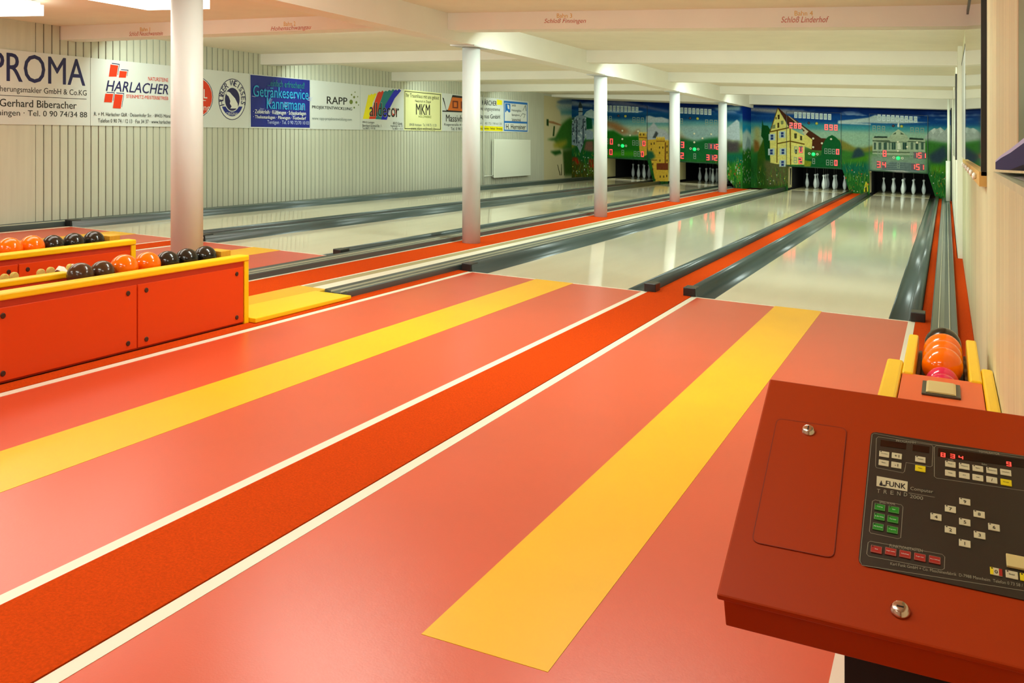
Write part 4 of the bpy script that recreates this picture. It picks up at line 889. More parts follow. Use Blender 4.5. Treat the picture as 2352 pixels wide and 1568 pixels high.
KEYS = [
('key_white',0.2014,0.3341,'Wurf/Spiel','black',1),
('key_white',0.22,0.335,'+1','black',0),
('key_white',0.2017,0.3142,'Bahn','black',0),
('key_white',0.2202,0.3142,'-1','black',0),
('key_white',0.2543,0.3361,'Anzahl','black',1),
('key_yellow',0.2547,0.3157,'Start','black',0),
('key_white',0.2972,0.3367,'Wurf 1','black',1),
('key_white',0.3167,0.3371,'Gesamt','black',1),
('key_white',0.3355,0.3374,'Bahn','black',1),
('key_white',0.3547,0.3378,'Abräumen','black',1),
('key_white',0.3737,0.3391,'Löschen','black',0),
('key_white',0.2971,0.3166,'Holz','black',0),
('key_white',0.3165,0.3171,'grün','black',0),
('key_white',0.335,0.3174,'rot','black',0),
('key_white',0.354,0.3179,'/','black',0),
('key_yellow',0.3732,0.3176,'Druck','black',0),
('key_green',0.2011,0.2187,'Training','white',1),
('key_green',0.2205,0.2188,'Spiel','white',1),
('key_green',0.2016,0.1996,'In die Vollen','white',1),
('key_green',0.2201,0.1996,'Turnier','white',1),
('key_green',0.2009,0.1797,'Abräumen','white',1),
('key_green',0.2204,0.1794,'Programm','white',1),
('key_white',0.3163,0.2623,'9','black',1),
('key_white',0.2969,0.242,'7','black',1),
('key_white',0.3349,0.2423,'8','black',1),
('key_white',0.2777,0.2211,'4','black',1),
('key_white',0.3157,0.2216,'5','black',1),
('key_white',0.3534,0.2223,'6','black',1),
('key_white',0.2968,0.2012,'2','black',1),
('key_white',0.3344,0.2021,'3','black',1),
('key_white',0.3151,0.1812,'1','black',1),
('key_red',0.2009,0.1369,'Stop','white',1),
('key_red',0.2199,0.1384,'Kegel stellen','white',0),
('key_red',0.2387,0.1391,'Löschen','white',0),
('key_red',0.2578,0.1392,'Kugel rück','white',0),
('key_red',0.2768,0.14,'Neue Stellung','white',0),
('key_split',0.353,0.1419,'0','black',1),
('key_white',0.3719,0.1422,'Einzel','black',1),
('key_yellow',0.3891,0.1422,'E','black',1),
]
CONSOLE_FRAMES = [([(0.4128,0.384),(0.2765,0.3761),(0.1837,0.3803),(0.1806,0.3763),(0.1806,0.1111),(0.1839,0.1043),(0.3954,0.1209)],0),([(0.1877,0.3686),(0.1901,0.3734),(0.2701,0.3745),(0.2721,0.3709),(0.2713,0.3269),(0.2688,0.3243),(0.2338,0.3247),(0.2325,0.3049),(0.2302,0.3004),(0.1915,0.3017),(0.19,0.3052)],1),([(0.4124,0.3791),(0.2771,0.3753),(0.274,0.3704),(0.2746,0.3048),(0.2777,0.3019),(0.4077,0.308)],0),([(0.1901,0.229),(0.1936,0.2327),(0.2301,0.233),(0.2327,0.2293),(0.2319,0.1686),(0.228,0.1658),(0.1916,0.1661),(0.1896,0.1689)],1),([(0.1892,0.1473),(0.1919,0.1505),(0.2861,0.1537),(0.2894,0.15),(0.2889,0.129),(0.2856,0.1257),(0.1914,0.1229),(0.1888,0.1262)],1),([(0.2395,0.2599),(0.2756,0.2608)],0)]
CONSOLE_DISPLAYS = [[(0.1944,0.3672),(0.233,0.3689),(0.2328,0.3545),(0.1945,0.3527)],[(0.2427,0.3683),(0.267,0.3696),(0.2666,0.3543),(0.2424,0.354)],[(0.2797,0.3698),(0.4122,0.3761),(0.411,0.3576),(0.2792,0.3506)]]
CONSOLE_DIGITS = [('8',0.2867,0.3556),('3',0.3004,0.3562),('4',0.3121,0.3564),('9',0.3788,0.3595),('1',0.3983,0.3599)]
CONSOLE_PLATE = [(0.1787,0.3844),(0.1793,0.1052)]
CONSOLE_DOOR = [(0.0282,0.3792),(0.1408,0.3822),(0.1459,0.1065),(0.0316,0.1043)]
CONSOLE_LOGO = [(0.1932,0.2837),(0.2376,0.2834),(0.2376,0.2621),(0.1938,0.2621)]
CONSOLE_BUTTON = [(0.3651,0.1759),(0.3989,0.175),(0.3974,0.152),(0.3662,0.154)]
CONSOLE_LOCKS = [(0.0821,0.3596),(0.236,0.0438)]

# ------------------------------------------------------------------ floor
C4, C3, C2, C1 = -1.0, -3.03, -6.13, -8.06
LANES = [(C1, 'beside the left wall'), (C2, 'between the black divider and the column row'), (C3, 'right of the column row'), (C4, 'beside the right wall')]
YF, YB = -9.6, 18.3
b = MB(); b.box(-9.7, 0.6, YF, -0.001, -0.2, -0.004).box(-9.7, 0.6, -0.001, 22.5, -0.2, -0.07)
floor = tag(b.build('floor', mat('subfloor', (120, 70, 50), 0.8), org=(0, 0, 0)), kind='structure')
for c, _ in LANES:
    MB().box(c - 0.785, c - 0.175, YF, -0.022, -0.02, 0.0).build('approach_panel', PINK, floor)
    MB().box(c + 0.175, c + 0.785, YF, -0.022, -0.02, 0.0).build('approach_panel', PINK, floor)
    MB().box(c - 0.175, c + 0.175, YF, -5.47, -0.02, 0.0).build('approach_panel', PINK, floor)
    MB().box(c - 0.1745, c + 0.1745, -5.469, 0.0, -0.02, 0.0008).build('approach_stripe', YEL, floor)
    for s in (-1, 1):
        xa, xb = sorted((c + s * 0.785, c + s * 0.832))
        MB().box(xa, xb, YF, -0.002, -0.02, 0.0012).build('boundary_line', LINE, floor)
        xa, xb = sorted((c + s * 0.1745, c + s * 0.785))
        MB().box(xa, xb, -0.022, -0.002, -0.02, 0.0012).build('foul_line', LINE, floor)
MB().box(-4.43, -4.175, -1.59, 17.1, -0.06, 0.004).build('cream_strip', LINE, floor)
MB().box(-4.52, -4.432, -1.59, 17.1, -0.06, 0.003).build('olive_strip', mat('olive_strip', (168, 158, 112), 0.6), floor)
MB().box(-4.545, -4.522, -6.5, 17.1, -0.06, 0.006).build('edge_strip', LINE, floor)
MB().box(-5.0, -4.972, -6.5, 17.1, -0.06, 0.006).build('edge_strip', LINE, floor)
def carpet(x0, x1, y0, y1, label):
    o = MB().box(*((x0 - 0.037, x1 + 0.037) if abs(x0 - C3 - 0.872) < 0.01 or abs(x0 - C1 - 0.872) < 0.01 else (x0, x1)), y0, min(y1, -0.001), -0.003, 0.004).box(x0, x1, -0.0005, y1, -0.069, 0.004).build('carpet_runner', CARPET, org=((x0 + x1) / 2, 0, 0))
    return tag(o, label, 'carpet')
carpet(C3 + 0.872, C4 - 0.872, YF, 18.285, 'long orange red carpet runner down the middle between the two nearest lanes')
carpet(-4.970, -4.547, -6.5, 17.1, 'narrow orange red carpet runner that the white columns stand on')
carpet(C1 + 0.872, C2 - 0.872, YF, 17.1, 'red carpet runner between the two far left lanes')
o = MB().box(C4 + 0.834, 0.21, -9.0, -0.001, -0.003, 0.004).box(C4 + 0.872, 0.21, -0.0005, 4.65, -0.069, 0.004).box(C4 + 0.872, 0.155, 4.65, 18.285, -0.069, 0.004).build('carpet_runner', CARPET, org=(0.05, 0, 0))
tag(o, 'orange red carpet along the right wall around the grey ball track', 'carpet')
carpet(C3 - 0.942, C3 - 0.834, YF, -0.02, 'thin strip of red carpet between orange rack and white line')

# ------------------------------------------------------------------ lanes
def gutter_profile(c, s):
    pts = [(0.652, -0.002), (0.660, -0.018), (0.690, -0.034), (0.725, -0.038), (0.760, -0.030), (0.785, -0.008), (0.797, 0.028), (0.802, 0.062), (0.815, 0.070), (0.84, 0.070), (0.862, 0.066), (0.868, 0.05), (0.870, -0.068), (0.652, -0.068)]
    return [(c + s * a, z) for a, z in pts]
lane_labels = ['cream bowling lane farthest away beside the board-clad left wall', 'cream bowling lane second from the left wall ahead of the orange racks',
               'glossy cream bowling lane just right of the columns reflecting them', 'glossy cream bowling lane nearest the right wall reflecting red digits']
for (c, where), lab in zip(LANES, lane_labels):
    yb = 17.1 if c < -5 else 18.3
    t = thing('bowling_lane', (c, 0, 0), lab, 'lane')
    MB().box(c - 0.65, c + 0.65, 0.0, 18.05, -0.068, 0.0).build('lane_bed', LANE, t)
    MB().box(c - 0.65, c + 0.65, 18.05, 18.35, -0.068, 0.002).build('deck_plate', DECKM, t)
    MB().box(c - 0.65, c + 0.65, 18.35, 21.0, -0.068, 0.001).build('pin_deck', mat('grey_beige_pin_deck', (170, 162, 120), 0.16, spec=0.6), t)
    for s in (-1, 1):
        g = MB().prismy(gutter_profile(c, s), 0.0, 19.0, True)
        g.build('gutter', GUT, t)
        xa, xb = sorted((c + s * 0.802, c + s * 0.90))
        MB().box(xa, xb, -0.015, 0.125, 0.0, 0.072).build('end_block', BLACK, t, bevel=0.006)
    if c == C2: MB().lathe([(0.014, 0), (0.014, 0.006)], (c - 0.822, -0.0215, 0.040), 14, 'y').build('end_bolt', ink('white'), t)

# ------------------------------------------------------------------ ball return tracks
def track(x0, x1, y0, y1, label):
    wd = x1 - x0; f = lambda a: x0 + a * wd
    t = thing('ball_return_track', ((x0 + x1) / 2, y0, 0), label, 'track')
    prof = [(f(0), -0.003), (f(0), 0.046), (f(0.05), 0.052), (f(0.20), 0.040), (f(0.31), 0.034), (f(0.345), 0.034), (f(0.5), 0.030), (f(0.655), 0.034), (f(0.69), 0.034), (f(0.80), 0.040), (f(0.95), 0.052), (f(1), 0.046), (f(1), -0.003)]
    MB().prismy(prof, y0, y1).build('channel', mat('grey_track_plastic', (70, 82, 80), 0.28, var=0.12, scale=1.0, stretch=(4, 0.4, 1)), t)
    for a in (0.29, 0.71):
        MB().box(f(a) - 0.0024, f(a) + 0.0024, y0, y1, 0.030, 0.046).build('guide_rail', mat('pale_guide_rail', (206, 204, 176), 0.35), t)
    return t
track(-0.058, 0.112, -2.48, 18.2, 'grey double-groove ball return track along the right wall')
track(-4.165, -3.965, -1.75, 17.05, 'grey ball return track leading down to yellow ramp beside rack')
track(-5.20, -5.005, -2.65, 17.05, 'grey ball return track left of the column carpet behind rack')
track(-9.138, -8.97, -6.0, 17.05, 'grey ball return track against the foot of the left wall')

# ------------------------------------------------------------------ ceiling, beams
def zl(x): return 2.255 + 0.02 * (x + 9.2)
cb = MB()
cb.add([(-9.9, YF, zl(-9.9)), (-4.82, YF, zl(-4.82)), (-4.82, 18.6, zl(-4.82)), (-9.9, 18.6, zl(-9.9)), (-9.9, YF, 2.75), (-4.82, YF, 2.75), (-4.82, 18.6, 2.75), (-9.9, 18.6, 2.75)],
       [(0, 3, 2, 1), (4, 5, 6, 7), (0, 1, 5, 4), (1, 2, 6, 5), (2, 3, 7, 6), (3, 0, 4, 7)])
cb.box(-4.81, 0.6, YF, 18.6, 2.48, 2.75)
ceiling = tag(cb.build('ceiling', CEIL, org=(-4.5, 4.0, 2.4)), kind='structure')
def beamtext(beam, y0):
    for s, colr, x0, x1, z0, z1, h, y, sh in BEAM_TEXT:
        if abs(y - y0) > 0.01: continue
        mine = (x0 < -4.8) == (beam['side'] == 'l')
        if not mine: continue
        v, f, _ = glyphs(s, 0.4 if colr == 'gold' else 0.2, sh)
        MB().add([(x0 + a * (x1 - x0), y0 - 0.0015 - w_, z0 + a * (z1 - z0) + q * h) for a, q, w_ in v], f).build('lettering', ink(colr), beam, fix=False)
for y in (0.083, 3.62, 7.38, 11.05):
    x0, x1 = -9.5, -4.93
    lo = lambda x: 2.098 + 0.0262 * (x + 9.2)
    m = MB(); m.quadbox([(x0, y, lo(x0)), (x1, y, lo(x1)), (x1, y + 0.26, lo(x1)), (x0, y + 0.26, lo(x0))], [(x0, y, 2.4), (x1, y, 2.4), (x1, y + 0.26, 2.4), (x0, y + 0.26, 2.4)])
    o = m.build('cross_beam', PLASTER, ceiling); o['side'] = 'l'; beamtext(o, y)
for y in (1.12, 5.29, 9.70, 14.145):
    m = MB(); m.box(-4.70, 0.45, y, y + 0.26, 2.305, 2.55)
    o = m.build('cross_beam', PLASTER, ceiling); o['side'] = 'r'; beamtext(o, y)
m = MB(); zb = lambda y: 2.212 - 0.0045 * y
m.quadbox([(-4.945, YF, zb(YF)), (-4.685, YF, zb(YF)), (-4.685, 18.29, zb(18.29)), (-4.945, 18.29, zb(18.29))], [(-4.945, YF, 2.6), (-4.685, YF, 2.6), (-4.685, 18.29, 2.6), (-4.945, 18.29, 2.6)])
m.build('long_beam', PLASTER, ceiling)
m = MB(); ls = lambda x: 2.192 - 0.0095 * (x + 9.4)
m.quadbox([(-9.6, 15.56, ls(-9.6)), (-4.70, 15.56, ls(-4.7)), (-4.70, 17.3, ls(-4.7)), (-9.6, 17.3, ls(-9.6))], [(-9.6, 15.56, 2.6), (-4.70, 15.56, 2.6), (-4.70, 17.3, 2.6), (-9.6, 17.3, 2.6)])
m.build('soffit', PLASTER, ceiling)
MB().box(-4.69, 0.45, 17.7, 18.5, 2.215, 2.6).build('soffit', PLASTER, ceiling)

# columns
col_labels = ['nearest thick white round column, standing behind the orange ball racks', 'white round column second from the camera, left of the yellow stripe',
              'white round column in the middle of the row of five', 'white round column second from the far end of the row', 'farthest and thinnest looking white column near the painted end wall']
for i, lab in enumerate(col_labels):
    y = -2.49 + 4.364 * i; x = -4.80; zt = zb(y)
    t = thing('round_column', (x, y, 0.004), lab, 'column')
    r = 0.108 if i == 0 else 0.101
    MB().lathe([(r, 0.005), (r, zt - 0.014)], (x, y, 0), 40).build('shaft', COLW, t)
    MB().box(x - 0.15, x + 0.15, y - 0.22, y + 0.22, zt - 0.015, zt).build('cap_plate', COLW, t)

# ------------------------------------------------------------------ walls
xw = lambda y: -9.14 - 0.019 * y
m = MB(); m.quadbox([(xw(YF) - 0.25, YF, -0.2), (xw(YF) - 0.02, YF, -0.2), (xw(20) - 0.02, 20, -0.2), (xw(20) - 0.25, 20, -0.2)], [(xw(YF) - 0.25, YF, 2.7), (xw(YF) - 0.02, YF, 2.7), (xw(20) - 0.02, 20, 2.7), (xw(20) - 0.25, 20, 2.7)])
wl = tag(m.build('wall_left', DARKGAP, org=(-9.14, 0, 0)), kind='structure')
def wallplank(y0, wd, gap, name='plank'):
    m = MB(); a, b2 = y0 + gap / 2, y0 + wd - gap / 2
    m.quadbox([(xw(a) - 0.0195, a, 0.0), (xw(a), a, 0.0), (xw(b2), b2, 0.0), (xw(b2) - 0.0195, b2, 0.0)], [(xw(a) - 0.0195, a, 2.3), (xw(a), a, 2.3), (xw(b2), b2, 2.3), (xw(b2) - 0.0195, b2, 2.3)])
    return m.build(name, CREAMW, wl)
PITCH = 0.1092; y0 = -0.252
p0 = wallplank(y0, PITCH, 0.017)
nplank = int((13.6 - y0) / PITCH)
for i in range(1, nplank):
    p = p0.copy(); COL.objects.link(p); p.location = M((-0.019 * PITCH * i, PITCH * i, 0))
yend = y0 + PITCH * nplank
q = y0
while q > YF + 0.6:
    wallplank(q - 0.57, 0.57, 0.003, 'wide_panel'); q -= 0.57
wallplank(yend, 15.03 - yend, 0.004, 'wide_panel')
for i in range(20): wallplank(15.03 + i * 0.105, 0.105, 0.012)

m = MB().box(0.225, 0.6, YF, 4.65, -0.2, 2.7).box(0.175, 0.6, 4.65, 20, -0.2, 2.7)
wr = tag(m.build('wall_right', mat('pine_backing', (150, 116, 70), 0.8), org=(0.4, 0, 0)), kind='structure')
for i in range(44):
    ya = -7.0 + i * 0.2643
    MB().box(0.212, 0.2245, ya + 0.002, ya + 0.2623, 0.0, 2.48).build('plank', PINE, wr, bevel=0.002, seg=1)
for i in range(34):
    ya = 4.655 + i * 0.4
    MB().box(0.162, 0.1745, ya, ya + 0.3985, 0.0, 2.48).build('plank', mat('pale_cream_boards', (238, 236, 214), 0.5, var=0.03, scale=2, stretch=(1, 6, 0.4), tone=0.02), wr)
MB().box(0.162, 0.2245, 4.632, 4.654, 0.0, 2.48).build('end_board', mat('pale_cream_boards', (238, 236, 214), 0.5), wr)
tag(MB().box(-10, 0.7, YF - 0.2, YF, -0.3, 2.8).build('wall_front', PLASTER, org=(-4.5, YF, 0)), kind='structure')

# ------------------------------------------------------------------ painted end wall
PAINT = paintmat('mural_paint', 0.8, 0.04)
def blur(a, n):
    for _ in range(2):
        for ax in (0, 1):
            p = np.pad(a, [(n, n) if i == ax else (0, 0) for i in (0, 1)], mode='edge'); c = np.cumsum(p, axis=ax)
            c = np.concatenate([np.zeros_like(np.take(c, [0], ax)), c], ax); L = 2 * n + 1
            a = (np.take(c, range(L, c.shape[ax]), ax) - np.take(c, range(0, c.shape[ax] - L), ax)) / L
    return a
STOPS = [(-0.1, (40, 70, 35)), (0.45, (38, 88, 38)), (0.85, (45, 105, 50)), (1.1, (80, 112, 55)), (1.25, (150, 165, 130)), (1.5, (160, 185, 160)), (1.75, (80, 140, 150)), (1.92, (28, 72, 124)), (2.08, (20, 46, 100)), (2.35, (14, 30, 80))]
class Canvas:
    H = 0.0085
    def __init__(s, a0, a1, z1, polys, base=None, gain=0.8):
        s.a0, s.z0 = a0, -0.02
        s.na = int((a1 - a0) / s.H) + 1; s.nz = int((z1 - s.z0) / s.H) + 1
        A = a0 + np.arange(s.na) * s.H; Z = s.z0 + np.arange(s.nz) * s.H
        img = np.zeros((s.nz, s.na, 3))
        zs = [q[0] for q in STOPS]
        for k in range(3): img[..., k] = np.interp(Z, zs, [q[1][k] for q in STOPS])[:, None]
        if base: img[...] = base
        else:
            n1 = blur(rng.normal(0, 1, (s.nz, s.na)), 9); n1 /= n1.std()
            low = np.clip((1.0 - Z) / 0.7, 0, 1)[:, None]
            g = rng.normal(0, 1, (s.nz, s.na)); g = sum(np.roll(g, i, 0) for i in range(11)) / 3.3
            img *= (1 + 0.05 * n1 + 0.15 * low * g)[..., None]
            # long brushed clouds high up, feathery brown ridges above the hills
            c1 = rng.normal(0, 1, (s.nz, s.na)); c1 = blur(c1, 3); c1 = sum(np.roll(c1, i, 1) for i in range(0, 60, 2)) / 30; c1 /= c1.std()
            m = np.clip(c1 - 0.6, 0, 1) * np.clip(1 - np.abs(Z - 2.02) / 0.16, 0, 1)[:, None] * 0.7
            img = img * (1 - m[..., None]) + np.array((190, 205, 215.0)) * m[..., None]
            rid = 1.30 + 0.09 * np.sin(A * 3.1 + 0.6) + 0.05 * np.sin(A * 8.3) + 0.03 * np.sin(A * 21)
            hair = rng.normal(0, 1, (s.nz, s.na)); hair = sum(np.roll(np.roll(hair, i, 0), i // 3, 1) for i in range(14)) / 3.7
            m = np.clip(1 - np.abs(Z[:, None] - rid[None, :] + 0.05) / 0.10, 0, 1) * np.clip(0.55 + 0.5 * hair, 0, 1)
            img = img * (1 - 0.75 * m[..., None]) + np.array((128, 98, 60.0)) * 0.75 * m[..., None]
        for colr, soft, pts in polys:
            px = (np.array(pts) - (s.a0, s.z0)) / s.H; pad = 4 * soft + 2
            i0, i1 = int(max(0, px[:, 0].min() - pad)), int(min(s.na, px[:, 0].max() + pad + 2)); j0, j1 = int(max(0, px[:, 1].min() - pad)), int(min(s.nz, px[:, 1].max() + pad + 2))
            if i1 <= i0 or j1 <= j0: continue
            X0, Y0 = np.meshgrid(np.arange(i0, i1), np.arange(j0, j1)); n = len(px); mk = np.zeros(X0.shape)
            for ox, oy in ((-.25, -.25), (.25, -.25), (-.25, .25), (.25, .25)):
                X, Y = X0 + ox, Y0 + oy; ins = np.zeros(X.shape, bool)
                for a in range(n):
                    xa, ya = px[a]; xb, yb = px[(a + 1) % n]
                    if ya == yb: continue
                    ins ^= ((ya > Y) != (yb > Y)) & (X < (xb - xa) * (Y - ya) / (yb - ya) + xa)
                mk += ins / 4.0
            if soft: mk = blur(mk, max(1, int(soft * 1.8)))
            nz = 1 + 0.05 * blur(rng.normal(0, 1, mk.shape), 1) * 2
            reg = img[j0:j1, i0:i1]; cc = np.array(colr, float)
            reg[...] = reg * (1 - mk[..., None]) + cc * nz[..., None] * mk[..., None]
        mean = img.mean(2, keepdims=True); img = mean + (img - mean) * 1.2
        im = np.clip(img, 0, 255) / 255.0
        s.lin = np.clip(np.where(im <= 0.04045, im / 12.92, ((im + 0.055) / 1.055) ** 2.4) * gain, 0, 0.9)
    def sheet(s, name, place, keep, parent, a_lo=None, a_hi=None, z_lo=None, z_hi=None, thick=None):
        i0 = 0 if a_lo is None else int(round((a_lo - s.a0) / s.H)); i1 = s.na - 1 if a_hi is None else min(s.na - 1, int(round((a_hi - s.a0) / s.H)))
        j0 = 0 if z_lo is None else int(round((z_lo - s.z0) / s.H)); j1 = s.nz - 1 if z_hi is None else min(s.nz - 1, int(round((z_hi - s.z0) / s.H)))
        I, J = np.meshgrid(np.arange(i0, i1 + 1), np.arange(j0, j1 + 1)); nx = i1 - i0 + 1
        a = (s.a0 + I * s.H).ravel(); z = (s.z0 + J * s.H).ravel()
        P = place(a, z); o3 = ORG[parent.name]
        P = P - np.array(o3); P[:, 2] += FALL * P[:, 0]
        ac = s.a0 + (np.arange(i0, i1) + 0.5) * s.H; zc = s.z0 + (np.arange(j0, j1) + 0.5) * s.H
        AC, ZC = np.meshgrid(ac, zc); ok = keep(AC, ZC).ravel()
        ii, jj = np.meshgrid(np.arange(i1 - i0), np.arange(j1 - j0)); base = (jj * nx + ii).ravel()[ok]
        F = np.stack([base, base + 1, base + 1 + nx, base + nx], 1)
        me = bpy.data.meshes.new(name)
        me.vertices.add(len(P)); me.vertices.foreach_set('co', P.ravel())
        me.loops.add(F.size); me.loops.foreach_set('vertex_index', F.ravel().astype(np.int32))
        me.polygons.add(len(F)); me.polygons.foreach_set('loop_start', np.arange(0, F.size, 4, dtype=np.int32))
        me.update(calc_edges=True)
        at = me.color_attributes.new('Col', 'FLOAT_COLOR', 'POINT')
        c4 = np.ones((len(P), 4), np.float32); c4[:, :3] = s.lin[j0:j1 + 1, i0:i1 + 1].reshape(-1, 3)
        at.data.foreach_set('color', c4.ravel())
        me.materials.append(PAINT)
        bm = bmesh.new(); bm.from_mesh(me); bmesh.ops.delete(bm, geom=[v for v in bm.verts if not v.link_faces], context='VERTS'); bm.to_mesh(me); bm.free()
        o = bpy.data.objects.new(name, me); COL.objects.link(o); o.parent = parent; ORG[o.name] = o3
        return o
def opening(c, A, Z, top=0.62, bot=0.80, left=0.75):
    return (A > c - left) & (A < c + top + (0.6 - Z) / 0.6 * (bot - top)) & (Z < 0.6)
def grass(polys, a0, a1, zmax, n):
    """painted blades of grass and small flowers along the foot of the mural"""
    q = random.Random(int(n + a0 * 10))
    for _ in range(n):
        x = q.uniform(a0, a1); z = q.uniform(0.0, zmax) ** 1.0; h = q.uniform(0.08, 0.22); d = q.uniform(-0.06, 0.06)
        polys.append((q.choice([(70, 135, 60), (30, 78, 34), (100, 150, 70), (22, 70, 50), (120, 130, 50)]), 0, [(x, z), (x + 0.014, z), (x + d, z + h)]))
    for _ in range(n // 7):
        x = q.uniform(a0, a1); z = q.uniform(0.05, zmax); r = q.uniform(0.008, 0.016)
        polys.append((q.choice([(215, 220, 205), (190, 70, 40), (205, 190, 90), (215, 220, 205)]), 0, [(x + r * math.cos(i), z + r * math.sin(i)) for i in range(6)]))
grass(MURAL_RIGHT, -2.45, -1.75, 0.75, 110); grass(MURAL_RIGHT, -0.4, 0.15, 0.7, 80); grass(MURAL_RIGHT, -4.75, -3.8, 0.5, 70)
grass(MURAL_LEFT, -5.45, -4.75, 0.75, 110); grass(MURAL_LEFT, -9.45, -8.8, 0.7, 90)
YL, YR = 17.1, 18.3
wb = MB(); wb.box(-9.8, 0.6, 21.6, 21.8, -0.3, 2.75)
wall_back = tag(wb.build('wall_back', PIT, org=(-4.5, 18.3, 0)), kind='structure')
canL = Canvas(-9.48, -4.745, 2.21, MURAL_LEFT)
canR = Canvas(-4.76, 0.17, 2.26, MURAL_RIGHT)
canL.sheet('mural', lambda a, z: np.stack([a, np.full_like(a, YL), z], 1), lambda A, Z: ~(opening(C1, A, Z, 0.78, 0.95) | opening(C2, A, Z, 0.72, 1.20, 0.58)), wall_back)
canR.sheet('mural', lambda a, z: np.stack([a, np.full_like(a, YR), z], 1), lambda A, Z: ~(opening(C3, A, Z) | opening(C4, A, Z)), wall_back)
side = [((14, 50, 135), 3, [(17.0, 1.75), (18.4, 1.75), (18.4, 2.4), (17.0, 2.4)]), ((40, 140, 180), 4, [(17.0, 1.4), (18.4, 1.4), (18.4, 1.72), (17.0, 1.72)]), ((190, 215, 215), 3, [(17.0, 1.0), (18.4, 1.0), (18.4, 1.4), (17.7, 1.55), (17.0, 1.4)]),
        ((150, 175, 180), 2, [(17.3, 0.9), (18.3, 0.9), (18.2, 1.25), (17.8, 1.35)]), ((34, 96, 34), 3, [(17.0, -0.1), (18.4, -0.1), (18.4, 0.95), (17.9, 1.05), (17.4, 0.95), (17.0, 0.85)])]
rr = random.Random(4)
side += [(rr.choice([(60, 140, 60), (20, 80, 50), (150, 170, 90), (190, 200, 190)]), 0, [(yy, zz), (yy + 0.05, zz), (yy + 0.05, zz + 0.05), (yy, zz + 0.05)]) for yy, zz in [(rr.uniform(17.1, 18.2), rr.uniform(0.05, 0.95)) for _ in range(60)]]
canS = Canvas(17.1, 18.3, 2.15, side)
canS.sheet('mural_return', lambda a, z: np.stack([np.full_like(a, -4.75), a, z], 1), lambda A, Z: A > -99, wall_back)
canW = Canvas(15.0, 17.1, 2.2, MURAL_SIDE, base=(198, 190, 156), gain=1.0)
mw = canW.sheet('mural_spill', lambda a, z: np.stack([-9.14 - 0.019 * a + 0.0025, a, z], 1), lambda A, Z: A > -99, wl)
# pits behind the openings
for c, _ in LANES:
    y1 = YL if c < -5 else YR
    lf = 0.60 if c == C2 else 0.77
    MB().box(c - lf, c - lf + 0.015, y1 + 0.001, 19.0, 0.075 if c == C2 else 0.03, 0.62).build('cheek', CHEEK, wall_back)
    MB().box(c - lf + 0.005, c + 0.82, y1 + 0.012, 19.0, 0.612, 0.63).build('lintel', CHEEK, wall_back)
    ex = 0.14 if c == C1 else 0.30 if c == C2 else 0.0
    m = MB().box(c - 1.0, c - 0.77, 19.0, 21.5, -0.07, 1.2).box(c + 0.84 + ex, c + 0.98 + ex, y1 + 0.012, 21.5, -0.07, 1.2).box(c - 0.98, c + 0.98, 21.4, 21.58, -0.07, 1.2).box(c - 0.98, c + 0.98, 19.0, 21.4, 0.66, 0.7)
    m.build('pit_lining', PIT, wall_back)
    v = MB(); yy = y1 + 0.45
    v.add([(c - lf + 0.018, yy - 0.1, 0.1), (c - lf + 0.018, yy + 0.02, 0.1), (c - lf + 0.018, yy + 0.14, 0.55), (c - lf + 0.018, yy - 0.1, 0.55)], [(0, 1, 2, 3)])
    v.build('pit_bracket', BLACK, wall_back)

